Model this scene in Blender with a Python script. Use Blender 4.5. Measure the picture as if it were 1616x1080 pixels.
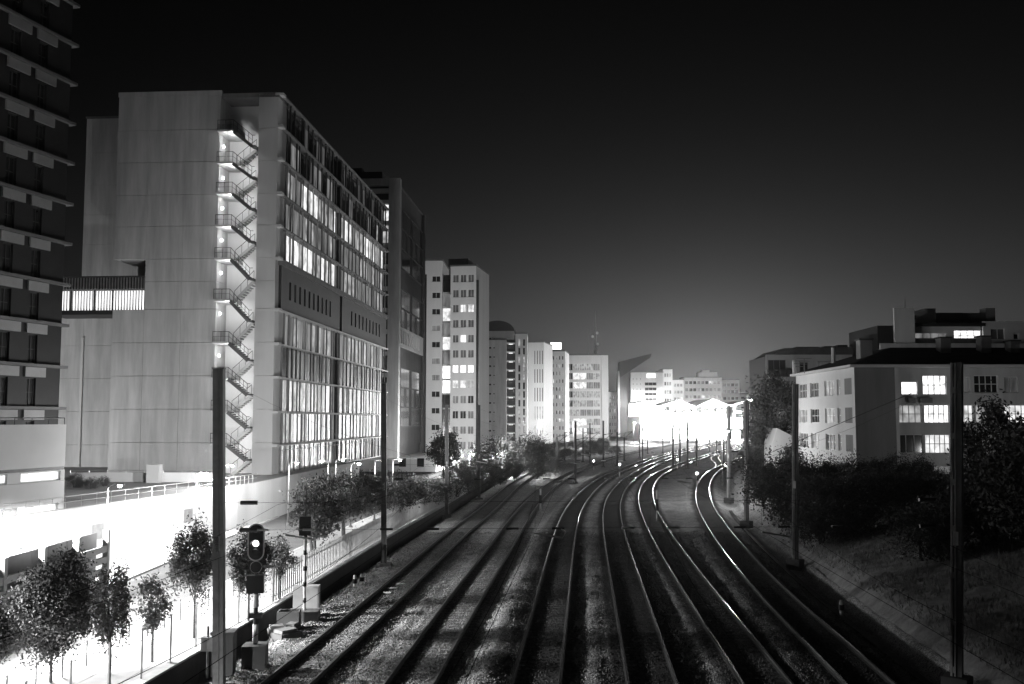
import bpy, math, random
import numpy as np
from mathutils import Vector, Matrix
random.seed(7)
R = math.radians
for o in list(bpy.data.objects): bpy.data.objects.remove(o)
sc = bpy.context.scene
C = sc.collection

# ------------------------------------------------------------------ camera
FPX, HCAM, HOR = 1571.1, 9.5, 663.0
TH = math.atan((HOR - 540) / FPX)
cam = bpy.data.cameras.new('camera'); cam.lens = 35; cam.sensor_width = 36
cam.clip_start = 0.1; cam.clip_end = 6000
co = bpy.data.objects.new('camera', cam); C.objects.link(co)
co.location = (0, 0, HCAM); co.rotation_euler = (R(90) + TH, 0, 0)
sc.camera = co

# ------------------------------------------------------------------ night sky with the glow of the city
w = bpy.data.worlds.new('World'); sc.world = w; w.use_nodes = True
nt = w.node_tree; nt.nodes.clear()
sky = nt.nodes.new('ShaderNodeTexSky'); sky.sky_type = 'NISHITA'; sky.sun_disc = False
sky.sun_elevation = R(-1.0); sky.sun_rotation = R(12); sky.air_density = 1.0; sky.dust_density = 1.0
bw = nt.nodes.new('ShaderNodeRGBToBW'); nt.links.new(sky.outputs[0], bw.inputs[0])
bg = nt.nodes.new('ShaderNodeBackground'); bg.inputs[1].default_value = 0.033
pw_ = nt.nodes.new('ShaderNodeMath'); pw_.operation = 'POWER'; pw_.inputs[1].default_value = 3.4      # steep fall-off of the town glow
nt.links.new(bw.outputs[0], pw_.inputs[0]); nt.links.new(pw_.outputs[0], bg.inputs[0])
wo = nt.nodes.new('ShaderNodeOutputWorld'); nt.links.new(bg.outputs[0], wo.inputs[0])

vs = sc.view_settings
sc.display_settings.display_device = 'sRGB'
vs.view_transform = 'Standard'; vs.look = 'None'; vs.exposure = 0.0; vs.gamma = 1.0; vs.use_curve_mapping = False
sc.cycles.use_denoising = True
sc.cycles.use_light_tree = True
sc.cycles.max_bounces = 4; sc.cycles.diffuse_bounces = 2; sc.cycles.glossy_bounces = 2
sc.cycles.transmission_bounces = 3; sc.cycles.transparent_max_bounces = 6; sc.cycles.volume_bounces = 0
sc.cycles.sample_clamp_indirect = 3.0
sc.cycles.caustics_reflective = False; sc.cycles.caustics_refractive = False
LAMP = 1.0          # overall level of the lamps

# ------------------------------------------------------------------ pixels to places
FWD = np.array([0, math.cos(TH), math.sin(TH)]); UPV = np.array([0, -math.sin(TH), math.cos(TH)])
def ray(px, py):
    return FWD + np.array([1., 0, 0]) * ((px - 808) / FPX) + UPV * ((540 - py) / FPX)
CAMP = np.array([0, 0, HCAM])
def gnd(px, py, z=0.0):
    d = ray(px, py); return CAMP + d * ((z - HCAM) / d[2])
def atd(px, py, Y):
    d = ray(px, py); return CAMP + d * (Y / d[1])
def zat(py, Y, px=808): return float(atd(px, py, Y)[2])
def hit(px, py, p0, n):
    d = ray(px, py); p0 = np.array(p0, float); n = np.array(n, float)
    return CAMP + d * (np.dot(p0 - CAMP, n) / np.dot(d, n))

# ------------------------------------------------------------------ materials (black-and-white place)
MATS = {}
def mat(name, v, rough=.8, var=.15, scale=.6, bump=0.0, bscale=20, metal=0, spec=.3, streak=False, fine=0, kind=None):
    if name in MATS: return MATS[name]
    m = bpy.data.materials.new(name); m.use_nodes = True; t = m.node_tree; L = t.links.new
    b = t.nodes['Principled BSDF']; b.inputs['Roughness'].default_value = rough; b.inputs['Metallic'].default_value = metal
    b.inputs['Specular IOR Level'].default_value = spec
    g = t.nodes.new('ShaderNodeNewGeometry')
    mp = t.nodes.new('ShaderNodeMapping'); L(g.outputs['Position'], mp.inputs[0])
    if streak: mp.inputs['Scale'].default_value = (1, 1, .12)
    n = t.nodes.new('ShaderNodeTexNoise'); n.inputs['Scale'].default_value = scale; n.inputs['Detail'].default_value = 6; n.inputs['Roughness'].default_value = .65
    L(mp.outputs[0], n.inputs['Vector'])
    mr = t.nodes.new('ShaderNodeMapRange'); mr.inputs[1].default_value = .25; mr.inputs[2].default_value = .75
    mr.inputs[3].default_value = v * (1 - var); mr.inputs[4].default_value = v * (1 + var); L(n.outputs[0], mr.inputs[0])
    out = mr.outputs[0]
    if fine:
        vo = t.nodes.new('ShaderNodeTexVoronoi'); vo.inputs['Scale'].default_value = fine; L(g.outputs['Position'], vo.inputs['Vector'])
        sp = t.nodes.new('ShaderNodeSeparateColor'); L(vo.outputs['Color'], sp.inputs[0])
        m2 = t.nodes.new('ShaderNodeMapRange'); m2.inputs[3].default_value = .35; m2.inputs[4].default_value = 1.65; L(sp.outputs[0], m2.inputs[0])
        mu = t.nodes.new('ShaderNodeMath'); mu.operation = 'MULTIPLY'; L(out, mu.inputs[0]); L(m2.outputs[0], mu.inputs[1]); out = mu.outputs[0]
    cc = t.nodes.new('ShaderNodeCombineColor')
    for i in range(3): L(out, cc.inputs[i])
    L(cc.outputs[0], b.inputs['Base Color'])
    if bump:
        bt = t.nodes.new('ShaderNodeTexVoronoi' if fine else 'ShaderNodeTexNoise'); bt.inputs['Scale'].default_value = fine or bscale
        L(g.outputs['Position'], bt.inputs['Vector'])
        bp = t.nodes.new('ShaderNodeBump'); bp.inputs['Strength'].default_value = bump; bp.inputs['Distance'].default_value = .06
        L(bt.outputs[0], bp.inputs['Height']); L(bp.outputs[0], b.inputs['Normal'])
    MATS[name] = m; return m
def emit(name, s, base=.5):
    if name in MATS: return MATS[name]
    m = bpy.data.materials.new(name); m.use_nodes = True; t = m.node_tree
    b = t.nodes['Principled BSDF']; b.inputs['Base Color'].default_value = (base,) * 3 + (1,); b.inputs['Roughness'].default_value = .4
    b.inputs['Emission Color'].default_value = (1, 1, 1, 1); b.inputs['Emission Strength'].default_value = s
    MATS[name] = m; return m
def lit_window(name, s, var=.7, sx=1.2, sz=.35):
    """a lit room behind glass: furniture, blinds and curtains make it uneven"""
    if name in MATS: return MATS[name]
    m = bpy.data.materials.new(name); m.use_nodes = True; t = m.node_tree; L = t.links.new
    b = t.nodes['Principled BSDF']; b.inputs['Base Color'].default_value = (.06, .06, .06, 1); b.inputs['Roughness'].default_value = .4; b.inputs['Specular IOR Level'].default_value = .2
    g = t.nodes.new('ShaderNodeNewGeometry'); mp = t.nodes.new('ShaderNodeMapping'); mp.inputs['Scale'].default_value = (sx, sx, sz)
    L(g.outputs['Position'], mp.inputs[0])
    n = t.nodes.new('ShaderNodeTexNoise'); n.inputs['Scale'].default_value = 1.0; n.inputs['Detail'].default_value = 4; L(mp.outputs[0], n.inputs['Vector'])
    mr = t.nodes.new('ShaderNodeMapRange'); mr.inputs[1].default_value = .3; mr.inputs[2].default_value = .7
    mr.inputs[3].default_value = s * (1 - var); mr.inputs[4].default_value = s * (1 + var); L(n.outputs[0], mr.inputs[0])
    b.inputs['Emission Color'].default_value = (1, 1, 1, 1); L(mr.outputs[0], b.inputs['Emission Strength'])
    MATS[name] = m; return m

concrete = mat('concrete', .42, .85, .3, .9, .15, 9, streak=True)
concrete2 = mat('concrete_pale', .5, .85, .12, .4, .1, 9, streak=True)
concrete_d = mat('concrete_dark', .11, .9, .25, .7, .2, 9, streak=True)
render_w = mat('white_render', .68, .85, .08, .5, .05, 14, streak=True)
render_g = mat('grey_render', .34, .9, .2, .5, .08, 12, streak=True)
render_old = mat('aged_render', .5, .9, .25, .8, .1, 12, streak=True)
darkclad = mat('dark_cladding', .025, .55, .25, 1.5, 0)
midclad = mat('mid_cladding', .12, .5, .2, .8, 0)
alu = mat('aluminium', .55, .4, .1, 2, 0, metal=.6)
mast_steel = mat('mast_steel', .085, .6, .3, 2.5, .05, 30)
steel = mat('galvanised_steel', .22, .55, .25, 2.5, .05, 30, metal=.4)
steel_d = mat('dark_steel', .05, .6, .3, 3, .05, 30)
white_p = mat('white_paint', .75, .5, .06, 3, 0)
black_p = mat('black_paint', .02, .5, .2, 3, 0)
glass_d = mat('dark_glass', .03, .12, .3, .5, 0, spec=.6)
glass_g = mat('grey_glass', .16, .2, .4, .6, 0, spec=.6)
roofm = mat('roof_tiles', .06, .9, .3, 1.2, .3, 10)
asphalt = mat('asphalt', .10, .9, .2, .6, .15, 60)
paving = mat('paving', .33, .9, .12, .8, .1, 30)
ballast = mat('ballast', .34, .95, .35, .45, .9, 20, fine=17)
sleeperm = mat('sleeper_concrete', .15, .9, .3, 1.2, .2, 25)
railside = mat('rail_rust', .05, .8, .25, 4, 0)
railtop = mat('rail_running_surface', .2, .13, .1, 5, 0, metal=1)
soil = mat('soil', .3, .95, .5, 1.1, 1.0, 7)
grassm = mat('dry_grass', .22, .9, .35, .8, 0)
leafm = mat('leaves', .075, .6, .45, 1.3, 0)
leafd = mat('leaves_dark', .07, .65, .45, 1.2, 0)
leafp = mat('leaves_pale', .12, .6, .4, 1.3, 0)
bark = mat('bark', .08, .9, .3, 5, .4, 20)
porcelain = mat('insulator', .03, .35, .2, 4, 0)
lamp_on = emit('lamp_glow', 60)
W_HI = lit_window('window_bright', .95, .6, 1.0, .8)
W_MD = lit_window('window_medium', .32, .8, 1.0, .8)
W_LO = lit_window('window_dim', .15, .7)
W_VL = lit_window('window_faint', .05, .8)
W_XX = lit_window('window_glare', 1.7, .55, 2.5, 1.5)

# ------------------------------------------------------------------ builders
class MB:
    def __init__(s): s.v = []; s.f = []
    def box(s, x0, x1, y0, y1, z0, z1, M=None):
        b = len(s.v); P = [(x0,y0,z0),(x1,y0,z0),(x1,y1,z0),(x0,y1,z0),(x0,y0,z1),(x1,y0,z1),(x1,y1,z1),(x0,y1,z1)]
        s.v += [tuple(M @ Vector(p)) if M else p for p in P]
        s.f += [tuple(b+i for i in q) for q in ((0,3,2,1),(4,5,6,7),(0,1,5,4),(1,2,6,5),(2,3,7,6),(3,0,4,7))]; return s
    def beam(s, a, b, wd, ht):
        a, b = Vector(a), Vector(b); d = b - a; L = d.length; d.normalize()
        up = Vector((0,0,1)) if abs(d.z) < .95 else Vector((0,1,0))
        x = d.cross(up).normalized(); z = x.cross(d)
        M = Matrix((( x.x,d.x,z.x,a.x),(x.y,d.y,z.y,a.y),(x.z,d.z,z.z,a.z),(0,0,0,1)))
        return s.box(-wd/2, wd/2, 0, L, -ht/2, ht/2, M)
    def tube(s, pts, r, n=6, cap=True):
        pts = [Vector(p) for p in pts]; rr = r if isinstance(r, (list, tuple)) else [r]*len(pts)
        b = len(s.v)
        for i, p in enumerate(pts):
            d = (pts[min(i+1, len(pts)-1)] - pts[max(i-1, 0)]).normalized()
            up = Vector((0,0,1)) if abs(d.z) < .9 else Vector((1,0,0))
            x = d.cross(up).normalized(); y = d.cross(x)
            for k in range(n):
                a = 2*math.pi*k/n; s.v.append(tuple(p + (x*math.cos(a) + y*math.sin(a))*rr[i]))
        for i in range(len(pts)-1):
            for k in range(n):
                k2 = (k+1) % n; s.f.append((b+i*n+k, b+(i+1)*n+k, b+(i+1)*n+k2, b+i*n+k2))
        if cap:
            s.f.append(tuple(b+k for k in range(n))); s.f.append(tuple(b+(len(pts)-1)*n+k for k in range(n-1,-1,-1)))
        return s
    def prism(s, poly, y0, y1, axis='y'):
        b = len(s.v); n = len(poly)
        for yy in (y0, y1):
            for (u, z) in poly: s.v.append((u, yy, z) if axis == 'y' else ((yy, u, z) if axis == 'x' else (u, z, yy)))
        s.f.append(tuple(b+i for i in range(n))); s.f.append(tuple(b+n+i for i in range(n-1,-1,-1)))
        for i in range(n):
            j = (i+1) % n; s.f.append((b+i, b+n+i, b+n+j, b+j))
        return s
    def mesh(s, name, m):
        me = bpy.data.meshes.new(name); me.from_pydata(s.v, [], s.f); me.materials.append(m); me.update(); return me
    def build(s, name, m, parent=None, smooth=False):
        me = s.mesh(name, m)
        import bmesh
        bm = bmesh.new(); bm.from_mesh(me); bmesh.ops.recalc_face_normals(bm, faces=bm.faces); bm.to_mesh(me); bm.free()
        if smooth: me.polygons.foreach_set('use_smooth', [True]*len(me.polygons))
        o = bpy.data.objects.new(name, me); C.objects.link(o)
        if parent is not None: o.parent = parent
        return o
_bx = {}
def pc(name, parent, m, x0, x1, y0, y1, z0, z1):
    """one box-shaped piece; alike pieces share their mesh"""
    sx, sy, sz = round(abs(x1-x0), 3), round(abs(y1-y0), 3), round(abs(z1-z0), 3)
    k = (sx, sy, sz, m.name)
    if k not in _bx: _bx[k] = MB().box(-sx/2, sx/2, -sy/2, sy/2, -sz/2, sz/2).mesh(name, m)
    o = bpy.data.objects.new(name, _bx[k]); o.location = ((x0+x1)/2, (y0+y1)/2, (z0+z1)/2)
    C.objects.link(o)
    if parent is not None:
        o.parent = parent
        if parent.type == 'MESH': o.location = Vector(o.location) - Vector(parent.location)
    return o
def thing(name, label, cat, loc=(0,0,0), rz=0, group=None):
    o = bpy.data.objects.new(name, None); o.empty_display_size = .3; C.objects.link(o)
    o.location = loc; o.rotation_euler = (0, 0, rz); o['label'] = label; o['category'] = cat
    if group: o['group'] = group
    return o
def tag(o, label, cat, group=None):
    o['label'] = label; o['category'] = cat
    if group: o['group'] = group
    return o
def struct(o): o['kind'] = 'structure'; return o
def stuff(o, label=None, cat=None):
    o['kind'] = 'stuff'
    if label: o['label'] = label; o['category'] = cat
    return o
def point(parent, loc, power, rad=.15):
    l = bpy.data.lights.new('lamp_light', 'POINT'); l.energy = power*LAMP; l.shadow_soft_size = rad
    o = bpy.data.objects.new('lamp_light', l); C.objects.link(o); o.location = loc
    if parent is not None: o.parent = parent
    return o
def copy_tree(o, parent=None):
    c = o.copy(); C.objects.link(c); c.parent = parent
    for ch in list(o.children): copy_tree(ch, c)
    return c

def facade(t, face, c, u0, u1, v0, v1, openings, wallm, thick=.35, rec=.2, frame=None, fw=.07, wname='wall', grid=None):
    """a wall with real openings. face 'front': plane y=c looking -y; 'right': plane x=c looking +x; 'left': plane x=c looking -x
    openings: (u0,u1,v0,v1,material[,cols,rows]); each becomes a recessed window with pane and frame"""
    def bx(a0, a1, w0, w1, b0, b1):   # w: depth inward from the face
        if face == 'front': return (a0, a1, c+w0, c+w1, b0, b1)
        if face == 'right': return (c-w1, c-w0, a0, a1, b0, b1)
        return (c+w0, c+w1, a0, a1, b0, b1)
    vs_ = sorted({v0, v1} | {round(o[2], 3) for o in openings} | {round(o[3], 3) for o in openings})
    vs_ = [v for v in vs_ if v0 <= v <= v1]
    mb = MB()
    for a, b in zip(vs_[:-1], vs_[1:]):
        mid = (a+b)/2
        gaps = sorted((o[0], o[1]) for o in openings if o[2] < mid < o[3])
        x = u0
        for g0, g1 in gaps:
            if g0 > x + 1e-4: mb.box(*bx(x, g0, 0, thick, a, b))
            x = max(x, g1)
        if u1 > x + 1e-4: mb.box(*bx(x, u1, 0, thick, a, b))
    wall = mb.build(wname, wallm, t)
    for o in openings:
        wn = pc('window', t, o[4], *bx(o[0]+.002, o[1]-.002, rec, rec+.06, o[2]+.002, o[3]-.002))
        if frame:
            nx, ny = (o[5], o[6]) if len(o) > 6 else (2, 1)
            f = MB(); ce = Vector(wn.location)
            for i in range(nx+1):
                u = o[0] + (o[1]-o[0])*i/nx; lo = u if i == 0 else u-fw/2; hi = u if i == nx else u+fw/2
                if i == 0: hi = u+fw
                if i == nx: lo = u-fw
                f.box(*bx(lo, hi, rec-.06, rec-.003, o[2], o[3]))
            for j in range(ny+1):
                v = o[2] + (o[3]-o[2])*j/ny; lo = v-fw/2; hi = v+fw/2
                if j == 0: lo, hi = v, v+fw
                if j == ny: lo, hi = v-fw, v
                f.box(*bx(o[0]+.01, o[1]-.01, rec-.05, rec-.006, lo, hi))
            f.v = [tuple(Vector(p)-ce) for p in f.v]
            f.build('window_frame', frame, wn)
    return wall

# ------------------------------------------------------------------ tracks: centre lines
def spline(pts):
    y = np.array([p[0] for p in pts], float); x = np.array([p[1] for p in pts], float); n = len(y); h = np.diff(y)
    A = np.eye(n); b = np.zeros(n)
    for i in range(1, n-1):
        A[i, i-1:i+2] = (h[i-1], 2*(h[i-1]+h[i]), h[i]); b[i] = 6*((x[i+1]-x[i])/h[i]-(x[i]-x[i-1])/h[i-1])
    M_ = np.linalg.solve(A, b)
    def f(q):
        q = np.asarray(q, float); i = np.clip(np.searchsorted(y, q)-1, 0, n-2); a = y[i+1]-q; c_ = q-y[i]; hh = h[i]
        r = M_[i]*a**3/(6*hh)+M_[i+1]*c_**3/(6*hh)+(x[i]/hh-M_[i]*hh/6)*a+(x[i+1]/hh-M_[i+1]*hh/6)*c_
        s0 = (x[1]-x[0])/h[0]-h[0]*M_[1]/6
        return np.where(q < y[0], x[0]+s0*(q-y[0]), r)
    return f
TRK = {
 1: [(36,-8.1),(54,-6.7),(81,-4.8),(108,-2.5),(140,-.1),(181,4.3),(216,8.9),(271,18.6),(320,30),(440,64)],
 2: [(36,-3.7),(54,-2.45),(71,-1.15),(107,1.6),(147,6.0),(186,12.0),(230,20.6),(284,33.4),(340,49),(440,80)],
 3: [(36,.8),(54,2.15),(83,4.35),(108,6.75),(147,12.3),(173,17.1),(196,22.3),(236,32),(293,47.5),(440,92)],
 4: [(36,5.0),(54,6.3),(88,8.85),(108,10.75),(145,16.0),(169,20.5),(197,26.5),(236,36),(290,50.5),(440,96.5)],
 5: [(36,9.1),(54,10.2),(87,12.6),(108,14.6),(144,19.5),(173,25.2),(203,33),(227,40),(251,47.4),(304,63.5),(440,106)],
 6: [(36,12.75),(54,14.2),(88,18.0),(107,20.7),(147,28.1),(181,36.2),(205,43.2),(250,58),(310,78),(440,122)]}
TF = {k: spline(v) for k, v in TRK.items()}
YS = np.concatenate([np.arange(-14, 120, 2.0), np.arange(120, 441, 4.0)])
def wall_x(y): return TF[1](y) - 4.5
def toe_x(y): return TF[6](y) + 4.0
STREET = 0.35

# ---- ground sheet to the horizon
def sheet(name, xs, ys, zf, m, smooth=True):
    X, Y = np.meshgrid(xs, ys); Z = zf(X, Y); nx, ny = len(xs), len(ys)
    V = np.stack([X, Y, Z], -1).reshape(-1, 3); i = np.arange(nx*ny).reshape(ny, nx)
    F = np.stack([i[:-1,:-1], i[:-1,1:], i[1:,1:], i[1:,:-1]], -1).reshape(-1, 4)
    me = bpy.data.meshes.new(name); me.from_pydata(V.tolist(), [], F.tolist()); me.materials.append(m)
    if smooth: me.polygons.foreach_set('use_smooth', [True]*len(me.polygons))
    o = bpy.data.objects.new(name, me); C.objects.link(o); return o
struct(sheet('ground', np.linspace(-2500, 2500, 11), np.linspace(-300, 4500, 11), lambda X, Y: X*0-1.2, soil))

def noise2(X, Y, s, seed=0):
    r = np.random.RandomState(seed); o = 0
    for k in range(5):
        a = r.uniform(0, 6.28); f = s*(.6+.5*k); o = o+np.sin((X*math.cos(a)+Y*math.sin(a))*f+r.uniform(0, 6.28))/(1+.4*k)
    return o/2.2
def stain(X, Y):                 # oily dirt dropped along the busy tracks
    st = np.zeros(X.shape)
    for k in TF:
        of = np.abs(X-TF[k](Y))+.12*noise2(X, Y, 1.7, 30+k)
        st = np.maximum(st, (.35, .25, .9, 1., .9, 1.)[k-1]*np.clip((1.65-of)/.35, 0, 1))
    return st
# ---- ballast bed: follows the tracks, heaped between them, lower under the rails
def bed_z(X, Y):
    o = {k: X-TF[k](Y) for k in TF}
    Z = -.10 + .03*noise2(X, Y, 2.3, 1) + .02*noise2(X, Y, 6., 2)
    rng = np.random.RandomState(5); Z = Z + rng.normal(0, .012, X.shape)
    for k in TF:
        a = np.abs(o[k]); inside = np.clip((1.75-a)/.35, 0, 1); Z = Z*(1-inside) + inside*(-.022)
    def ridge(k, off, wd, h): return h*np.exp(-((o[k]-off)/wd)**2)*(1+.35*noise2(X*.2, Y, .5, 9))
    Z = Z + ridge(3, -2.0, .55, .26) + ridge(4, -2.0, .4, .14) + ridge(6, -2.0, .5, .18) + ridge(2, -2.0, .35, .08)
    Z = Z + ridge(1, -2.2, .5, .12) - .85*np.clip((-o[1]-3.05)/.45, 0, 1)      # drain ditch at the foot of the wall
    d = o[6]-1.9; Z = Z - .55*np.clip(d/1.0, 0, 1)*np.clip((2.3-d)/.5, 0, 1)
    return Z
ys = np.concatenate([np.arange(-14, 60, .45), np.arange(60, 130, 1.0), np.arange(130, 441, 3.0)]); nt_ = 190
tt = np.linspace(0, 1, nt_)
Yg = np.repeat(ys[:, None], nt_, 1); Xg = wall_x(ys)[:, None]*(1-tt) + (toe_x(ys)+.3)[:, None]*tt
Zg = bed_z(Xg, Yg)
idx = np.arange(Xg.size).reshape(Xg.shape)
me = bpy.data.meshes.new('track_bed')
me.from_pydata(np.stack([Xg, Yg, Zg], -1).reshape(-1, 3).tolist(), [], np.stack([idx[:-1,:-1], idx[:-1,1:], idx[1:,1:], idx[1:,:-1]], -1).reshape(-1, 4).tolist())
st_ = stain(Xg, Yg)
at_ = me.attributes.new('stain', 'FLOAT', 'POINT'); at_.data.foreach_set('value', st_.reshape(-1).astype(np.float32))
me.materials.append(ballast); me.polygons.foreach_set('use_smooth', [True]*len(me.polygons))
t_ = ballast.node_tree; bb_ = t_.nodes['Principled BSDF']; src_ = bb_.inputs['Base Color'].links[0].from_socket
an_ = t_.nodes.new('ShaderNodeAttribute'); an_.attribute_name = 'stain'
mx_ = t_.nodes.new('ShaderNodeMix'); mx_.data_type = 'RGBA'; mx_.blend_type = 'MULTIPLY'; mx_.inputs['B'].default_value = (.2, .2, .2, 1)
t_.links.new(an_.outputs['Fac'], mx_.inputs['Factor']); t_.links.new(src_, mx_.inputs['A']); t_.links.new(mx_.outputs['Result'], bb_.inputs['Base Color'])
tb = bpy.data.objects.new('track_bed', me); C.objects.link(tb); struct(tb)

# ---- loose stones lying on the near ballast: nobody could count them
def stones(n):
    rs = np.random.RandomState(3)
    y = 26 + 60*rs.rand(n)**1.6; t = rs.rand(n); x = wall_x(y)*(1-t)+(toe_x(y)-1.5)*t
    z = bed_z(x, y)
    for k in TF:
        keep = np.abs(np.abs(x-TF[k](y))-.83) > .13; x, y, z = x[keep], y[keep], z[keep]
    n = len(x)
    base = np.array([(1,0,0),(-1,0,0),(0,1,0),(0,-1,0),(0,0,1),(0,0,-1)], float)
    fc = np.array([(0,2,4),(2,1,4),(1,3,4),(3,0,4),(2,0,5),(1,2,5),(3,1,5),(0,3,5)])
    s = rs.uniform(.022, .05, n)
    V = base[None]*(s[:, None, None])*rs.uniform(.6, 1.3, (n, 6, 1)); V += np.stack([x, y, z+s*.35], -1)[:, None]
    F = fc[None]+6*np.arange(n)[:, None, None]
    me = bpy.data.meshes.new('ballast_stones'); me.from_pydata(V.reshape(-1, 3).tolist(), [], F.reshape(-1, 3).tolist())
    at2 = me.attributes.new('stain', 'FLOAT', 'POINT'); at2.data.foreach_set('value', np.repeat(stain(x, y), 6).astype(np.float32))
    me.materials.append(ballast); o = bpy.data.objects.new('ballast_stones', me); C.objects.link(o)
    stuff(o, 'loose grey ballast stones lying between and beside the tracks', 'gravel')
stones(90000)

# ---- tracks: rails and sleepers
names = {1: 'leftmost railway track, running past the signals and the retaining wall',
         2: 'second railway track from the left, beside the wide ballast strip',
         3: 'third railway track from the left, shiny left rail beside a heaped ballast ridge',
         4: 'railway track in the middle, fourth from the left',
         5: 'second railway track from the right, fifth from the left',
         6: 'rightmost railway track, beside the grassy bank'}
def rail_mesh(tf, off, ys_, top=None):
    top = top or railtop
    prof = [(-.075,0),(-.075,.012),(-.012,.035),(-.012,.12),(-.036,.135),(-.036,.168),(.036,.168),(.036,.135),(.012,.12),(.012,.035),(.075,.012),(.075,0)]
    x = tf(ys_); dx = np.gradient(x, ys_); L_ = np.sqrt(1+dx**2); nx, ny = 1/L_, -dx/L_
    n = len(prof); V = []; F = []; mi = []
    for i in range(len(ys_)):
        for (u, z) in prof: V.append((x[i]+nx[i]*(off+u), ys_[i]+ny[i]*(off+u), z))
    for i in range(len(ys_)-1):
        for k in range(n):
            k2 = (k+1) % n; F.append((i*n+k, i*n+k2, (i+1)*n+k2, (i+1)*n+k)); mi.append(1 if k == 5 else 0)
    me = bpy.data.meshes.new('rail'); me.from_pydata(V, [], F); me.materials.append(railside); me.materials.append(top)
    me.polygons.foreach_set('material_index', mi); me.update()
    import bmesh
    bm = bmesh.new(); bm.from_mesh(me); bmesh.ops.recalc_face_normals(bm, faces=bm.faces); bm.to_mesh(me); bm.free()
    return me
sleeper_oily = mat('sleeper_oily', .05, .9, .3, 1.2, .2, 25)
rail_dull = mat('rail_dull_surface', .18, .4, .2, 5, 0, metal=.6)
slp = MB().prism([(-.15,-.2),(.15,-.2),(.13,-.008),(-.13,-.008)], -1.3, 1.3, 'x').mesh('sleeper', sleeperm)
slo = slp.copy(); slo.materials[0] = sleeper_oily
for k, tf in TF.items():
    t = thing('railway_track', names[k], 'railway track', (0,0,0), 0, 'railway tracks')
    yr = np.concatenate([np.arange(-14, 120, 2.), np.arange(120, 437, 4.)])
    for s in (-1, 1):
        o = bpy.data.objects.new('rail', rail_mesh(tf, s*.87, yr, rail_dull if k < 3 else railtop)); C.objects.link(o); o.parent = t
    y = 24.0; far = MB(); n = 0
    while y < 230:
        x = float(tf(y)); sl = float(tf(y+.5)-tf(y-.5)); a = -math.atan(sl)
        if n < 150:
            o = bpy.data.objects.new('sleeper', slp if k < 3 else slo); o.location = (x, y, 0); o.rotation_euler = (0, 0, a); C.objects.link(o); o.parent = t
        else:
            far.box(-1.3, 1.3, -.13, .13, -.2, -.008, Matrix.Translation((x, y, 0)) @ Matrix.Rotation(a, 4, 'Z'))
        n += 1; y += .62*math.cos(a)
    o = far.build('sleeper', sleeperm if k < 3 else sleeper_oily, t); o['kind'] = 'stuff'
# crossover linking the two right-hand tracks far down the line
t = thing('railway_crossover', 'bright S-curved crossover rails near the station joining the rightmost track', 'railway track')
cx = spline([(150, 28.8), (178, 35.4), (205, 42.6), (225, 46.2), (250, 50.6), (280, 59.0), (340, 78), (420, 104)])
for s in (-1, 1):
    yr = np.arange(176, 420, 4.)
    o = bpy.data.objects.new('rail', rail_mesh(lambda q: cx(q), s*.87, yr)); C.objects.link(o); o.parent = t; o.location.z = .012

# ---- retaining wall, street, kerbs
yy = np.concatenate([np.arange(-14, 130, 3.), np.arange(130, 300, 6.)])
rw = thing('retaining_wall', 'long dark concrete retaining wall between the street and the leftmost track', 'wall')
seg = 6.0; y = -14.0
while y < 230:
    y2 = y+seg; a = Vector((float(wall_x(y)), y, 0)); b = Vector((float(wall_x(y2)), y2, 0)); d = (b-a)
    m_ = MB(); m_.beam(a+Vector((-.2, .015, STREET-1.1)), b+Vector((-.2, -.015, STREET-1.1)), .36, 2.3); m_.build('wall_panel', mat('sooty_concrete', .055, .95, .3, .7, .2, 9), rw)
    m_ = MB(); m_.beam(a+Vector((-.2, .01, STREET+.1)), b+Vector((-.2, -.01, STREET+.1)), .46, .08); m_.build('coping', concrete, rw)
    y = y2
def strip(name, f0, f1, z, m, y0=-14, y1=300, st=4.):
    q = np.arange(y0, y1, st); V = []; F = []
    for i, y in enumerate(q): V += [(float(f0(y)), y, z), (float(f1(y)), y, z)]
    for i in range(len(q)-1): F.append((2*i, 2*i+1, 2*i+3, 2*i+2))
    me = bpy.data.meshes.new(name); me.from_pydata(V, [], F); me.materials.append(m); o = bpy.data.objects.new(name, me); C.objects.link(o); return struct(o)
strip('street', lambda y: -160+0*y, lambda y: wall_x(y)-.38, STREET-.1, asphalt, y1=420)
def slab(name, f0, f1, z0, z1, m, y0, y1, st=4.):
    q = list(np.arange(y0, y1, st))+[y1]; mb = MB()
    for a, b in zip(q[:-1], q[1:]):
        P = [(float(f0(a)),a,z0),(float(f1(a)),a,z0),(float(f1(b)),b,z0),(float(f0(b)),b,z0)]; P += [(p[0],p[1],z1) for p in P]
        n = len(mb.v); mb.v += P; mb.f += [tuple(n+i for i in f) for f in ((4,5,6,7),(0,1,5,4),(2,3,7,6),(3,0,4,7),(1,2,6,5))]
    return struct(mb.build(name, m))
slab('pavement', lambda y: wall_x(y)-5.2, lambda y: wall_x(y)-.4, STREET-.4, STREET+.02, paving, -14, 150)
slab('kerb', lambda y: wall_x(y)-5.36, lambda y: wall_x(y)-5.205, STREET-.4, STREET+.035, concrete2, -14, 150)
slab('pavement', lambda y: -29+0*y, lambda y: -22.2+.03*y*0, STREET-.4, STREET+.015, paving, -14, 96)

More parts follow.
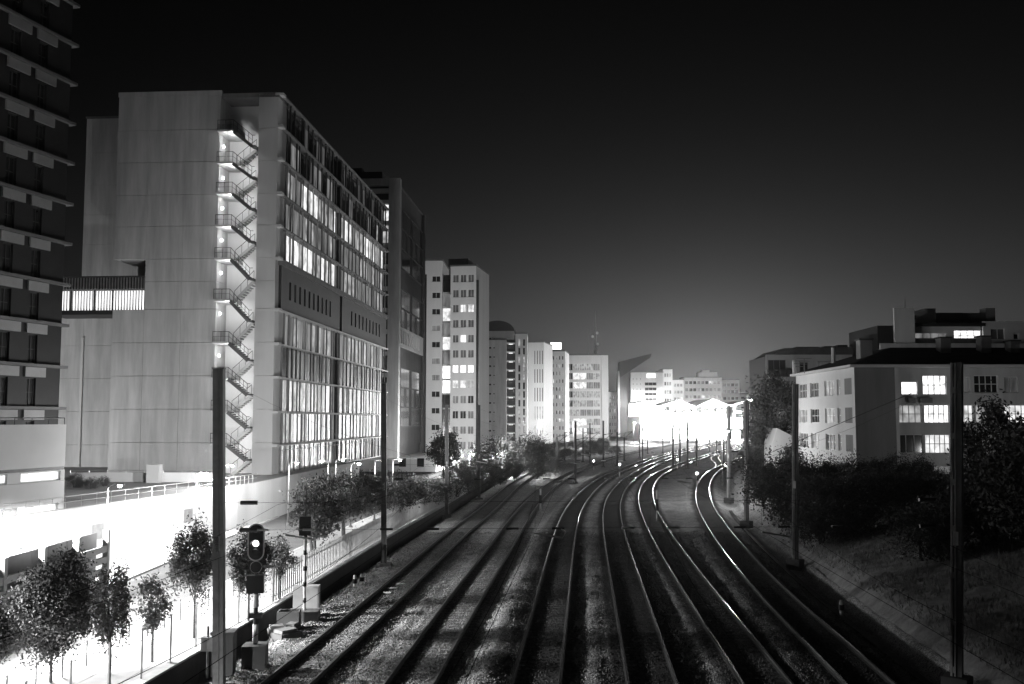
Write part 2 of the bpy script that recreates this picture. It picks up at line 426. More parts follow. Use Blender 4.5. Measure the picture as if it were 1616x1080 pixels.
# ---- right-hand bank
def bank_z(X, Y):
    o = X-toe_x(Y)
    z = np.where(o < 1.6, -.4+.75*o, .8+np.minimum(o-1.6, 9)*.3+np.clip(o-10.6, 0, 60)*.02)
    return z + np.clip(o, 0, 1)*(.14*noise2(X, Y, .9, 4)+.09*noise2(X, Y, 2.4, 6)+.05*noise2(X, Y, 6.1, 8))
bs = np.concatenate([np.arange(0, 14, .35), np.arange(14, 60, 2.), np.arange(60, 160, 10.)])
ys2 = np.concatenate([np.arange(-14, 80, .7), np.arange(80, 200, 2.5), np.arange(200, 420, 8.)])
Yg = np.repeat(ys2[:, None], len(bs), 1); Xg = toe_x(ys2)[:, None]+bs[None]; Zg = bank_z(Xg, Yg)
idx = np.arange(Xg.size).reshape(Xg.shape)
me = bpy.data.meshes.new('bank'); me.from_pydata(np.stack([Xg, Yg, Zg], -1).reshape(-1, 3).tolist(), [], np.stack([idx[:-1,:-1], idx[:-1,1:], idx[1:,1:], idx[1:,:-1]], -1).reshape(-1, 4).tolist())
me.materials.append(soil); me.polygons.foreach_set('use_smooth', [True]*len(me.polygons))
o = bpy.data.objects.new('bank', me); C.objects.link(o); struct(o)
def grass(n, seed, y0, y1, o0, o1, hmin, hmax, label, zf, xf, clump=.5):
    rs = np.random.RandomState(seed); y = rs.uniform(y0, y1, n); o = rs.uniform(o0, o1, n)
    x = xf(y)+o; keep = (noise2(x, y, 1.1, seed+1)+rs.normal(0, .5, n)) > clump-1; x, y = x[keep], y[keep]; n = len(x)
    z = zf(x, y); h = rs.uniform(hmin, hmax, n); a = rs.uniform(0, 6.28, n); wd = rs.uniform(.012, .03, n); ln = rs.normal(0, .35, (n, 2))*h[:, None]
    c, s = np.cos(a)*wd, np.sin(a)*wd
    V = np.stack([np.stack([x-c, y-s, z-.03], -1), np.stack([x+c, y+s, z-.03], -1), np.stack([x+ln[:,0], y+ln[:,1], z+h], -1)], 1)
    F = np.arange(3*n).reshape(-1, 3)
    me = bpy.data.meshes.new('grass'); me.from_pydata(V.reshape(-1, 3).tolist(), [], F.tolist()); me.materials.append(grassm)
    ob = bpy.data.objects.new('grass', me); C.objects.link(ob); stuff(ob, label, 'grass')
grass(60000, 21, 24, 95, .9, 12, .06, .28, 'dry grass and weeds covering the bank right of the tracks', bank_z, toe_x, .6)
grass(9000, 23, 28, 110, .1, 1.6, .05, .25, 'low weeds along the foot of the retaining wall', bed_z, wall_x, .8)

# ================================================================== street lamps (in view and out of view)
def street_lamp(x, y, z0, h, power, label, rz=0, arm=.5, down=False):
    t = thing('street_lamp', label, 'street lamp', (x, y, z0), rz, 'street lamps')
    MB().tube([(0,0,0),(0,0,h*.35),(0,0,h)], [.075,.055,.04], 8).build('pole', steel, t, True)
    MB().tube([(0,0,0),(0,0,.25)], .13, 8).build('base', steel, t)
    MB().tube([(0,0,h-.02),(arm*.5,0,h+.1),(arm,0,h+.12)], .03, 6).build('arm', steel, t, True)
    hd = MB().prism([(arm-.1,h+.1),(arm+.45,h+.08),(arm+.42,h+.16),(arm-.05,h+.2)], -.14, .14).build('lamp_head', steel, t)
    MB().tube([(arm+.18,0,h+.085),(arm+.18,0,h+.0),(arm+.18,0,h-.05)], [.12,.11,.05], 10).build('lamp_bulb', lamp_on, t, True)
    l = point(t, (arm+.18, 0, h-.2), power, .14)
    if down:                                   # shielded lamp: light only below the head
        sp = bpy.data.lights.new('lamp_light', 'SPOT'); sp.energy = power*LAMP; sp.spot_size = R(168); sp.spot_blend = .25; sp.shadow_soft_size = .45; l.data = sp
    return t
def lamp_px(px, py, hz, power, label, rz=0, zg=STREET, down=False):
    p = gnd(px, py, zg+hz); return street_lamp(p[0]-.6*math.cos(rz), p[1]-.6*math.sin(rz), zg, hz, power, label, rz, .5, down)
lamp_px(187, 768, 5.35, 6000, 'thin street lamp glaring above the white slatted wall at far left', 0, STREET, True)
lamp_px(324, 748, 5.35, 8000, 'street lamp glaring just left of the nearest left catenary mast')
lamp_px(365, 736, 5.35, 4800, 'street lamp at the foot of the outside staircase')
lamp_px(467, 732, 5.35, 700, 'first street lamp right of the concrete stair pier')
lamp_px(508, 729, 5.35, 500, 'second street lamp along the foot of the glazed facade', R(180))
lamp_px(540, 727, 5.35, 500, 'third street lamp along the foot of the glazed facade')
lamp_px(565, 733, 5.35, 900, 'low street lamp behind the spreading dark trees')
lamp_px(602, 729, 5.35, 900, 'street lamp shining right behind the second left catenary mast')
lamp_px(630, 727, 5.35, 900, 'street lamp in front of the pale podium of the framed tower')
for i, (px, py, wd) in enumerate([(729,720,'leftmost'),(746,717,'second'),(759,716,'third'),(772,716,'fourth'),(783,717,'rightmost')]):
    lamp_px(px, py, 3.2, 9000, wd+' lamp of the five glowing in a row below the white tower', 0, .4)
# the same row of lamps goes on towards the bridge, outside the picture
for i, y in enumerate((47., 31., 15.)):
    street_lamp((-27., -27.5, -27.5)[i], y, STREET, 6.2, (64000, 72000, 56000)[i], ('street lamp at the left kerb, out of view on the left',
                'street lamp at the left kerb nearer the bridge, out of view', 'street lamp beside the bridge, out of view on the left')[i], 0, .5, True)
street_lamp(-58., 99., STREET, 4.5, 14000, 'street lamp hidden behind the low white annex, lighting the set-back wing')

# ================================================================== main office block with outside staircase
A1 = R(-4); P1 = atd(430, 663, 104.); P1[2] = 0
D1 = np.array([math.sin(R(4)), math.cos(R(4)), 0]); N1 = np.array([math.cos(R(4)), -math.sin(R(4)), 0])
def z1(py): return zat(py, 104.)
b1 = thing('office_block', 'large pale concrete office block with outside zigzag staircase and glazed side', 'building', (P1[0], P1[1], 0), A1)
def gx(px, py=450):                         # local x on the gable
    q = hit(px, py, P1, D1)-P1; return float(np.dot(q, N1))
def fy(px, py=600):                         # local y along the glazed side
    q = hit(px, py, P1, N1)-P1; return float(np.dot(q, D1))
LEN1 = 59.0; ZT = z1(148); ZB = 3.6
GL, SB0, SB1 = -17.55, -6.3, -2.1
zn0, zn1 = z1(487), z1(407)
core = MB().box(GL+.35, SB0-.35, .36, LEN1, ZB, zn0-.01).box(GL+.35, SB0-.35, .36, LEN1, zn1+.31, ZT-.3).box(-13.7, SB0-.35, .36, LEN1, zn0-.009, zn1+.309).box(GL+.35, -13.71, 5.01, LEN1, zn0-.009, zn1+.309).box(SB0-.35, -1.2, 3.2, LEN1, ZB, ZT-.3)
core.build('core', concrete, b1)
joints = [148,202,253,305,355,407,443,487,540,593,646,699,752]
cols = [GL, -14.1, -10.1, SB0]
for i in range(len(joints)-1):
    za, zb = z1(joints[i+1]), z1(joints[i])
    for j in range(3):
        if i in (5, 6) and j == 0: continue
        pc('concrete_panel', b1, concrete, cols[j]+.012, cols[j+1]-.012, 0, .34, za+.02, zb-.02)
    pc('concrete_panel', b1, concrete, SB0-.33, SB0, .345, 3.2, za+.015, zb-.015)      # cheek of the stair bay
    pc('concrete_panel', b1, concrete2, SB1, 0, 0, 3.15, za+.015, zb-.015)              # pier
# notch where the footbridge enters
zn0, zn1 = z1(487), z1(407)
pc('notch_wall', b1, concrete, -14.1, -13.7, .345, 5, zn0, zn1)
pc('notch_ceiling', b1, concrete2, GL, -14.1, .01, 5, zn1+.02, zn1+.3)
pc('parapet', b1, concrete, GL-.05, SB0+.1, -.06, .3, ZT, ZT+.5)
pc('roof_slab', b1, concrete_d, SB0+.1, .1, .0, 3.1, ZT-.35, ZT+.15)
pc('roof_slab', b1, concrete_d, GL+.3, -.3, 3.2, LEN1+.1, ZT-.3, ZT+.4)
pc('roof_plant_room', b1, darkclad, -11, -5, 8, 22, ZT+.4, ZT+2.2)
pc('stair_back_wall', b1, render_w, SB0+.003, SB1-.003, 3.0, 3.195, ZB, ZT-.36)
# staircase: landing on the left, a flight in front going down to the right, one behind going back
levels = [207,257,305,356,408,473,540,596,648,700]
lz = [z1(p) for p in levels]+[ZB+.2]
xL, xR = SB0+.02, SB1-.35; lx = xL+1.75
for i in range(len(lz)-1):
    zt, zb = lz[i], lz[i+1]; zm = (zt+zb)/2
    pc('landing', b1, concrete2, xL, lx, -.9, 2.98, zt-.2, zt)
    m1 = MB(); n = 9
    for k in range(n):
        f0, f1 = k/n, (k+1)/n; m1.box(lx+(xR-lx)*f0, lx+(xR-lx)*f1+.05, -.85, .35, zt-(zt-zm)*f1-.12, zt-(zt-zm)*f1)
    m1.beam((lx, -.88, zt-.2), (xR, -.88, zm-.15), .06, .34); m1.build('flight', concrete_d, b1)
    m2 = MB()
    for k in range(n):
        f0, f1 = k/n, (k+1)/n; m2.box(xR-(xR-lx)*f1, xR-(xR-lx)*f0+.05, .5, 1.7, zm-(zm-zb)*f1-.12, zm-(zm-zb)*f1)
    m2.beam((xR, .48, zm-.15), (lx, .48, zb-.1), .06, .3); m2.build('flight', concrete, b1)  # back flight coloured paler than the front one, for the light on it
    pc('half_landing', b1, concrete_d, xR-.02, SB1-.004, -.88, 1.7, zm-.16, zm)
    rl = MB()
    for q in (-.88,): 
        rl.tube([(xL, q, zt+1.05), (lx, q, zt+1.05), (xR, q, zm+1.05), (SB1-.05, q, zm+1.05)], .035, 5)
        rl.tube([(xL, q, zt+.55), (lx, q, zt+.55), (xR, q, zm+.55)], .018, 4)
    for s in range(6):
        f = s/5; x = lx+(xR-lx)*f; z = zt-(zt-zm)*f; rl.tube([(x, -.88, z-.1), (x, -.88, z+1.05)], .028, 4)
    for x in (xL+.03, xL+.9): rl.tube([(x, -.88, zt), (x, -.88, zt+1.05)], .028, 4)
    rl.build('handrail', steel_d, b1)
    rb = MB(); rb.tube([(xR, .5, zm+1.0), (lx, .5, zb+1.0)], .03, 5)
    for s in range(4):
        f = s/3; rb.tube([(xR-(xR-lx)*f, .5, zm-(zm-zb)*f), (xR-(xR-lx)*f, .5, zm-(zm-zb)*f+1.0)], .022, 4)
    rb.build('handrail', steel_d, b1)
    if i > 0 or True:
        zl = zt-1.35
        lb = MB().tube([(xL+.10, .9, zl-.13), (xL+.10, .9, zl), (xL+.10, .9, zl+.13)], [.07,.13,.07], 8).build('wall_lamp', emit('wall_lamp_glow', 14), b1, True)
        point(b1, (xL+1.9, -.3, zt-.8), 260, .12)
# glazed side: slabs, lit panes and upright fins
led = [148,198.5,250,304,355.5,407,488,542,595,650,703]; zl_ = [z1(p) for p in led]+[ZB+.15]
half = [(1.25, 27.4), (28.3, LEN1-.2)]
lev = {0:'dark',1:'dark2',2:'bright',3:'mid',4:'bright2',6:'mid2',7:'fins',8:'full',9:'full',10:'ground'}
rnd = random.Random(11)
finm = mat('fin_aluminium', .16, .8, .2, 1.5, 0, spec=.1); find = mat('fin_dark', .035, .8, .3, 1.5, 0, spec=.1); glassw = mat('frosted_glass_fin', .34, .75, .2, 1.2, 0)
pc('end_return', b1, concrete, -.9, -.35, 1.0, LEN1, ZB, ZB+.4)
for i in range(len(zl_)-1):
    ztop, zbot = zl_[i], zl_[i+1]
    pc('floor_slab', b1, (mat('slab_edge', .12, .85, .2, 1) if i < 6 else concrete2), -1.15, .5, .95, LEN1+.3, ztop-.12, ztop+.03)  # lower slab edges painted paler for the lamp light, upper ones darker
    pc('floor_slab', b1, concrete2, -.35, .55, -.02, .93, ztop-.16, ztop+.1)
    pc('return_wall', b1, render_g, -1.1, -.45, .2, 1.2, zbot+.1, ztop-.17)
    if i == 5:                                 # closed storey with slot windows
        for hi, (ya, yb) in enumerate(half):
            ops = []
            n = 10; u0 = ya+3.2; st = (yb-3.5-u0)/n
            for k in range(n):
                if hi == 1 and k == 0: continue
                u = u0+k*st; ops.append((u, u+.75, zbot+1.5, zbot+3.5, (W_MD if rnd.random() < .3 else glass_d)))
            facade(b1, 'right', .2, ya+.35, yb, zbot+.1, ztop-.6, ops, mat('slot_cladding', .028, .7, .25, .6), .4, .3, None, wname='slot_wall')
            pc('dark_frame', b1, darkclad, -.3, .3, ya, ya+.34, zbot+.1, ztop-.6)
        pc('cornice', b1, mat('slab_edge', .2), -.3, .45, .95, LEN1+.2, ztop-.58, ztop-.16)
        continue
    kind = lev[i]
    for hi, (ya, yb) in enumerate(half):
        y = ya
        while y < yb-.5:
            wd = min(rnd.uniform(.9, 2.2), yb-y); r = rnd.random()
            m_ = {'dark': W_VL if r < .25 else glass_d, 'dark2': (W_LO if r < .35 else (W_MD if r > .93 else glass_d)),
                  'bright': (W_HI if r < (.38 if hi == 0 else .5) else W_MD if r < .85 else W_LO), 'mid': (W_MD if r < .45 else W_LO),
                  'bright2': ((W_HI if r < .8 else W_MD) if hi == 0 else (W_MD if r < .3 else W_LO)), 'mid2': (W_MD if r < .4 else W_LO),
                  'fins': (W_VL if r < .6 else glass_g), 'full': (W_HI if r < .16 else W_MD if r < .65 else W_LO), 'ground': (W_MD if r < .25 else W_LO)}[kind]
            pc('window_pane', b1, m_, -.5, -.44, y+.02, y+wd-.03, zbot+.12, ztop-.16)
            y += wd
        nf = 14
        for k in range(nf):
            y = ya+(yb-ya)*(k+.5)/nf+rnd.uniform(-.6, .6); wd = rnd.choice((.12, .2, .3, .45, .6))
            fm = {'dark': find, 'dark2': find, 'fins': find if rnd.random() < .6 else finm}.get(kind) or rnd.choice((finm, finm, glassw, finm))
            pc('fin', b1, fm, .12, .2+.1*rnd.random(), y, y+wd, zbot+.1, ztop-.15)
    pc('bay_divider', b1, find, -.42, .1, 27.45, 28.25, zbot+.1, ztop-.15)
gl = MB()
for y in np.linspace(1.3, LEN1-.3, 42): gl.tube([(.36, y, ZB+.2), (.36, y, z1(710))], .03, 4)
gl.tube([(.36, 1.3, z1(712)), (.36, LEN1-.3, z1(712))], .04, 4).build('screen_frame', steel, b1)

# set-back wing on the left
b1w = thing('concrete_wing', 'windowless pale concrete wing set back left of the office block', 'building', (P1[0], P1[1], 0), A1)
zw = zat(184, 120.)
wl = [zw, zat(238,120.), zat(290,120.), zat(337,120.), zat(384,120.), zat(440,120.), 18.5, 14.5, 10.5, 6.5, .3]
for i in range(10):
    x0 = -28.9 if i < 5 else -33.4
    xs_ = [x0, -19.5, -10] if i < 5 else [x0, -28.4, -21.5, -10]
    for a, b in zip(xs_[:-1], xs_[1:]):
        dy = 0
        pc('concrete_panel', b1w, concrete, a+.012, b-.012, 15+dy, 15.9+dy, wl[i+1]+.015, wl[i]-.015)
pc('pilaster', b1w, concrete2, -28.55, -28.25, 14.7, 14.995, .4, 19.5)
MB().box(-28.6, -16.2, 15.95, 40, 1.2, zw-.2).box(-33.1, -28.7, 15.95, 40, 1.2, 21).build('core', concrete, b1w)
pc('parapet', b1w, concrete_d, -29, -16.1, 14.9, 16, zw, zw+.25)

# footbridge with lit slats
fb = thing('footbridge', 'enclosed footbridge with glowing slatted windows between dark tower and office block', 'bridge', (P1[0], P1[1], 0), A1)
x0, x1 = gx(72, 460), gx(227, 460); z0_, za_, zb_, z1_ = z1(494), z1(487), z1(455), z1(433)
pc('deck', fb, darkclad, x0, x1-1.2, .4, 4.4, z0_, za_)
pc('roof', fb, darkclad, x0, x1, .5, 4.4, zb_+.12, z1_-.1)
pc('roof_edge', fb, steel_d, x0, x1, .3, 4.5, z1_-.1, z1_+.05)
pc('lit_lining', fb, emit('bridge_light', 1.6), x0, x1, .95, 1.02, za_, zb_)
n = 34
for i in range(n):
    x = x0+(x1-x0)*(i+.5)/n; pc('slat', fb, white_p, x-.05, x+.05, .52, .75, za_+.02, zb_)
    pc('roof_slat', fb, steel, x-.06, x+.06, .36, .48, zb_+.15, z1_-.12)
for x in (x0+2.6, x0+5.2, x0+7.2): pc('mullion', fb, steel_d, x-.08, x+.08, .4, .5, za_, zb_)

# ================================================================== dark tower at the left edge
A0 = R(-15.6); P0 = atd(92, 663, 77.); P0[2] = 0
D0 = np.array([math.sin(R(15.6)), math.cos(R(15.6)), 0]); N0 = np.array([math.cos(R(15.6)), -math.sin(R(15.6)), 0])
b0 = thing('dark_tower', 'dark apartment tower with thin pale floor slabs cut by the left edge', 'building', (P0[0], P0[1], 0), A0)
def y0_(px): return float(np.dot(hit(px, 500, P0, N0)-P0, D0))
slabs = [zat(p, 77.) for p in (-118,-55,8,71,132,195,257.5,322,385,450,514,580,645)]
MB().box(-14, -.5, -30, -.4, 2, slabs[0]).build('core', darkclad, b0)
ca, cb = (y0_(41), y0_(73)), (y0_(-6), y0_(31))
for i in range(len(slabs)):
    zt = slabs[i]; zb = slabs[i+1] if i+1 < len(slabs) else zt-3.1
    pc('floor_slab', b0, mat('tower_slab', .1, .9, .15, 1), -14, .35, -30, .45, zt-.1, zt+.12)
    ops = []
    for (a, b) in (ca, cb, (cb[0]-4.2, cb[0]-2.2), (cb[0]-8.4, cb[0]-6.4)):
        ops.append((a+(b-a)*.15, a+(b-a)*.6, zb+.14, zt-.95, glass_d, 2, 2))
    facade(b0, 'right', 0, -30, 0, zb+.12, zt-.1, ops, mat('tower_wall', .014, .6, .25, 1.5), .4, .25, darkclad, wname='wall')
    for (a, b) in (ca, cb): pc('shutter_box', b0, mat('shutter', .2, .8, .1, 1), .02, .16, a, b, zt-.86, zt-.14)
# low lit building in front of it
p = atd(105, 663, 63.)
annexm = mat('annex_render', .5, .85, .08, .5, .05, 14)
lb_ = thing('low_annex', 'low white annex with terrace parapet and glowing window strip at left edge', 'building', (p[0], p[1], 0), A0)
zz = lambda py: zat(py, 63.)
pc('parapet', lb_, annexm, -.3, 0, -30, 0, zz(736), zz(670))
pc('shadow_gap', lb_, darkclad, -.35, -.06, -30, -.02, zz(741), zz(736))
facade(lb_, 'right', 0, -30, 0, zz(758), zz(741), [(-3.6+k*-4.4-.1, k*-4.4-.35, zz(757), zz(742.5), W_XX, 1, 1) for k in range(6)], annexm, .3, .15, white_p, wname='wall')
facade(lb_, 'right', .02, -30, 0, STREET-.1, zz(758.3), [(-3.9-4.4*k, -.5-4.4*k, zz(828), zz(792), W_XX, 1, 3) for k in range(6)], annexm, .3, .2, white_p, wname='wall')
MB().box(-14, -.4, -29.9, -.05, STREET, zz(690)).build('core', annexm, lb_)
rl = MB()
for yv in np.arange(-28, .1, 1.4): rl.tube([(-.15, yv, zz(670)), (-.15, yv, zz(660))], .03, 4)
rl.tube([(-.15, -29, zz(660)), (-.15, -.02, zz(660))], .035, 5).build('railing', steel_d, lb_)

# white slatted ramp wall
ramp_m = mat('ramp_paint', .42, .6, .1, 2)
rp = thing('slatted_ramp_wall', 'white ramp wall with rows of dark horizontal slots behind the street trees', 'wall')
for k, yv in enumerate(np.arange(22, 57, 3.75)):
    x = -22.4
    pc('post', rp, ramp_m, x-.18, x+.12, yv-.14, yv+.14, STREET-.1, 3.45)
    if yv < 55:
        for j in range(4): pc('board', rp, ramp_m, x-.08, x+.1, yv+.15, yv+3.6, STREET+.12+j*.6, STREET+.12+j*.6+.34)
        pc('backing', rp, midclad, x-.55, x-.5, yv-.14, yv+3.6, STREET-.05, 3.3)

# podium wall below the office block
pw = thing('podium_wall', 'curving white podium wall with railing below the office block', 'wall')
poly = [(-30.5,50),(-29.2,57),(-28,63),(-26.4,71),(-24.6,79),(-23.4,85),(-22.9,90),(-22.6,97),(-22.45,105),(-21.8,118),(-20.6,134)]
PZ = 3.95
for (a, b) in zip(poly[:-1], poly[1:]):
    MB().beam((a[0],a[1],(PZ+STREET-.3)/2), (b[0],b[1],(PZ+STREET-.3)/2), .4, PZ-STREET+.3).build('wall_panel', mat('podium_render', .45, .85, .12, .5, .05, 14, streak=True), pw)
for (px, yv) in ((236, 66.5), (300, 75.)):
    pass
rl = MB()
for a, b in zip(poly[:6], poly[1:7]):
    rl.tube([(a[0],a[1],PZ+.75), (b[0],b[1],PZ+.75)], .03, 5); rl.tube([(a[0],a[1],PZ+.4), (b[0],b[1],PZ+.4)], .02, 4)
    for f in (0, .2, .4, .6, .8): rl.tube([(a[0]+(b[0]-a[0])*f, a[1]+(b[1]-a[1])*f, PZ-.02), (a[0]+(b[0]-a[0])*f, a[1]+(b[1]-a[1])*f, PZ+.75)], .022, 4)
rl.build('railing', alu, pw)
for (yv, hh) in ((65.5, 1.0), (76.5, 1.0)):
    xx = np.interp(yv, [p[1] for p in poly], [p[0] for p in poly]); dx = np.interp(yv+1.2, [p[1] for p in poly], [p[0] for p in poly])
    MB().beam((xx+.2, yv, 2.2), (dx+.2, yv+1.2, 2.2), .06, 1.0).build('vent_grille', steel, pw)
# terrace behind the wall
V = [(a[0]-.15, a[1], PZ-.12) for a in poly]+[(-60, 134, PZ-.12), (-60, 50, PZ-.12)]
me = bpy.data.meshes.new('terrace'); me.from_pydata(V, [], [tuple(range(len(V)))]); me.materials.append(paving); o = bpy.data.objects.new('terrace', me); C.objects.link(o); struct(o)
gwl = thing('garden_wall', 'low white garden wall with square pillar at the foot of the office block', 'wall')
q0, q1 = atd(110, 760, 92.), atd(345, 760, 92.)
pc('wall_panel', gwl, render_w, q0[0], q1[0], 92, 92.3, PZ-.15, zat(746, 92.))
qa, qb = atd(233, 760, 91.), atd(252, 760, 91.)
pc('pillar', gwl, concrete2, qa[0], qb[0], 90.6, 91.7, PZ-.15, zat(733, 91.))
rl = MB().tube([(q0[0], 92.1, zat(742.5, 92.)), (q1[0], 92.1, zat(742.5, 92.))], .03, 5)
for x in np.linspace(q0[0], q1[0], 9): rl.tube([(x, 92.1, zat(747, 92.)), (x, 92.1, zat(742.5, 92.))], .02, 4)
rl.build('railing', alu, gwl)

# ================================================================== framed tower behind the office block
P2 = atd(628, 663, 173.); b2 = thing('framed_tower', 'tall tower with pale concrete frame and dark glass behind the office block', 'building', (P2[0], P2[1], 0), A1)
z2 = lambda py: zat(py, 173.)
ZT2 = z2(281); L2 = 27.; WF = -6.3
MB().box(-24, -.6, 1.4, L2-.1, 1.2, ZT2-.4).build('core', darkclad, b2)
pc('corner_pier', b2, concrete, -2.0, 0, 0, 1.6, 1.2, ZT2)
pc('top_beam', b2, concrete, -10, -2.01, .1, 1.5, ZT2-1.2, ZT2)
pc('roof_plant', b2, darkclad, -16, -4, 4, 14, ZT2, ZT2+2.2); pc('roof_plant', b2, darkclad, -13, -8, 5, 9, ZT2+2.2, ZT2+3.2)
fl = [300,318,351,386,420,455,489,523,558,592,627,661,697]
for i, p in enumerate(fl):
    za = z2(p); pc('floor_slab', b2, concrete2, -10, -2.02, .2, 1.39, za-.35, za+.35)
    zn = z2(fl[i+1]) if i+1 < len(fl) else za-3.5
    for k in range(3):
        pc('window', b2, (W_HI if (i == 1 and k == 2) else W_MD if (i in (2,) and k == 2) else glass_d), -9.9+2.6*k, -7.45+2.6*k, 1.2, 1.38, zn+.36, za-.36)
for i in range(13):
    za, zb = z2(290+i*32), z2(322+i*32)
    if i == 7:
        ops = [(2+2.4*k, 3+2.4*k, zb+.6, za-.5, glass_d) for k in range(9)]
        facade(b2, 'right', 0, 1.7, L2, zb, za, ops, render_g, .5, .3, None, wname='slot_wall'); continue
    for k in range(9): pc('glass_panel', b2, glass_d if (i*k) % 4 else darkclad, -.5, -.35, 1.75+k*2.8, 1.75+k*2.8+2.72, zb+.12, za-.12)
    pc('floor_edge', b2, mat('tower_edge', .06, .7, .2, 1), -.6, -.2, 1.7, L2, za-.11, za+.11)
pc('end_pier', b2, darkclad, -1, .1, L2+.02, L2+1.2, 1.2, ZT2-1)
pd = thing('tower_podium', 'plain pale podium block below the framed tower', 'building', (P2[0]+3.5, P2[1]-8, 0), A1)
facade(pd, 'front', 0, -9, 3.8, 1.0, z2(722), [(-2.4,-1.2,1.8,3.2,glass_d,1,1),(.6,1.8,1.8,3.2,glass_d,1,1)], render_w, .4, .2, steel_d)
facade(pd, 'right', 3.8, .4, 34, 1.0, z2(722), [(5+5*k,6.4+5*k,1.9,3.1,glass_d,1,1) for k in range(5)], render_w, .4, .2, steel_d)
MB().box(-9, 3.3, .45, 33.9, 1, z2(722)-.1).build('core', render_w, pd)

# ================================================================== generic town blocks
def block(name, label, px0, px1, ytop, d, dep, wallm, rz, front=None, right=None, left=None, zb=1.0, parap=True, cat='building'):
    p0 = atd(px0, 663, d); W = (px1-px0)/FPX*d/math.cos(rz)
    t = thing(name, label, cat, (p0[0], p0[1], 0), rz); H = zat(ytop, d)
    MB().box(.4, W-.4, .4, dep-.02, zb, H-.3).build('core', darkclad, t)
    facade(t, 'front', 0, 0, W, zb, H, front(W, H) if front else [], wallm, .38, .22, white_p if front else None)
    facade(t, 'right', W-.001, .385, dep, zb, H, right(dep, H) if right else [], wallm, .38, .22, None)
    facade(t, 'left', .001, .385, dep, zb, H, left(dep, H) if left else [], wallm, .38, .22, None)
    if parap: pc('roof', t, concrete_d, -.1, W+.1, -.1, dep+.1, H, H+.35)
    return t, W, H
def grid(u0, u1, v0, v1, nx, ny, fu, fv, mf, fr=(1, 1)):
    o = []
    for j in range(ny):
        for i in range(nx):
            uu = u0+(u1-u0)*i/nx; vv = v0+(v1-v0)*j/ny; du = (u1-u0)/nx; dv = (v1-v0)/ny
            o.append((uu+du*(1-fu)/2, uu+du*(1+fu)/2, vv+dv*(1-fv)/2, vv+dv*(1+fv)/2, mf(i, ny-1-j), *fr))
    return o
r3 = random.Random(5)
def mix(pl, pm, ph): 
    def f(i, j):
        r = r3.random(); return W_HI if r < ph else W_MD if r < ph+pm else W_LO if r < ph+pm+pl else glass_d
    return f
# white tower with rows of windows
def t3win(i, j):
    if j in (6,): return W_XX
    if (i, j) in ((1, 4), (2, 2), (1, 2)): return W_HI
    if j == 7: return W_HI if r3.random() < .5 else W_MD
    return glass_g if j < 6 else (glass_d if r3.random() < .6 else W_LO)
b3, W3, H3 = block('white_tower', 'white high-rise with three columns of windows, some lit', 710, 751, 421, 212., 14, render_w, R(-10),
      lambda W, H: grid(.3, W-.3, 2.5, H-1, 3, 12, .78, .52, t3win, (2, 1)))
pc('roof_plant', b3, darkclad, -1, 3.4, 2, 9, H3+.35, H3+2.0)
pc('drain_pipe', b3, darkclad, W3+.02, W3+.5, .1, .6, 2, H3-3)
p3 = b3.location
b3b, W3b, H3b = block('white_tower_stairwell', 'white windowed slab joined to the high-rise by a dark stairwell strip', 664, 697, 412, 216., 14, render_w, R(-2),
      lambda W, H: grid(W*.45, W*.95, 2.5, H-2.2, 1, 11, .8, .36, lambda i, j: glass_d if r3.random() < .75 else W_LO, (2, 1)))
pc('black_seam', b3b, black_p, .15, 1.1, -.05, -.003, 1, H3b-3)
st = thing('stairwell', 'dark stairwell strip with a few glowing landings between the two white towers', 'building', (atd(697, 663, 215.)[0]+.05, 216.0, 0))
for j in range(12):
    za = 2.5+j*(H3-4.5)/12; jj = 11-j
    pc('landing_slab', st, concrete2, 0, 1.75, .1, 1.4, za-.15, za+.15)
    pc('window', st, W_XX if jj in (6, 7) else W_HI if jj in (2, 4) else W_LO if jj in (1,3,5) else glass_d, 0, 1.75, .8, .9, za+.2, za+(H3-4.5)/12-.2)
pc('back_wall', st, darkclad, 0, 1.75, 1.45, 3, 1, H3-1)

# round-roofed block and its neighbours towards the station
b4, W4, H4 = block('domed_block', 'grey apartment block with dark domed roof and stack of lit balconies', 769, 799, 537, 330., 18, render_old, R(-3),
      lambda W, H: [o for j in range(12) for o in ((.5,1.3,2.5+3.05*j,3.3+3.05*j,black_p,1,1),(1.9,2.5,2.6+3.05*j,3.2+3.05*j,black_p,1,1))])
mb = MB(); n = 18; R_ = 5.7
poly_ = [(3.2+R_*math.cos(math.pi*k/n), H4+3.1+R_*.62*math.sin(math.pi*k/n)) for k in range(n+1)]
mb.prism(poly_, 1, 14).build('dome_roof', darkclad, b4)
pc('roof_storey', b4, render_g, -2.2, 8.8, .5, 16, H4+.36, H4+3.08)
b4b = thing('balcony_stack', 'dark recess with a column of glowing balconies beside the domed block', 'building', (atd(799, 663, 331.)[0], 331., 0))
pc('back_wall', b4b, darkclad, .02, 3.0, 1.6, 2.5, 1, H4-.5)
for j in range(13):
    za = 2+j*2.98; pc('balcony', b4b, render_w, .1, 2.9, 0, 1.55, za, za+.5); pc('balcony_lamp', b4b, emit('balcony_glow', 2.5), .8, 2.2, .3, .6, za-.12, za-.02)
block('glazed_stair_block', 'narrow glazed strip left of the domed block, glowing at its foot', 753, 768.5, 537, 331., 12, render_g, 0,
      lambda W, H: grid(.15, W-.15, 1.5, H-1, 1, 12, .95, .86, lambda i, j: W_XX if j > 8 else W_LO if j > 5 else glass_g, (2, 2)))
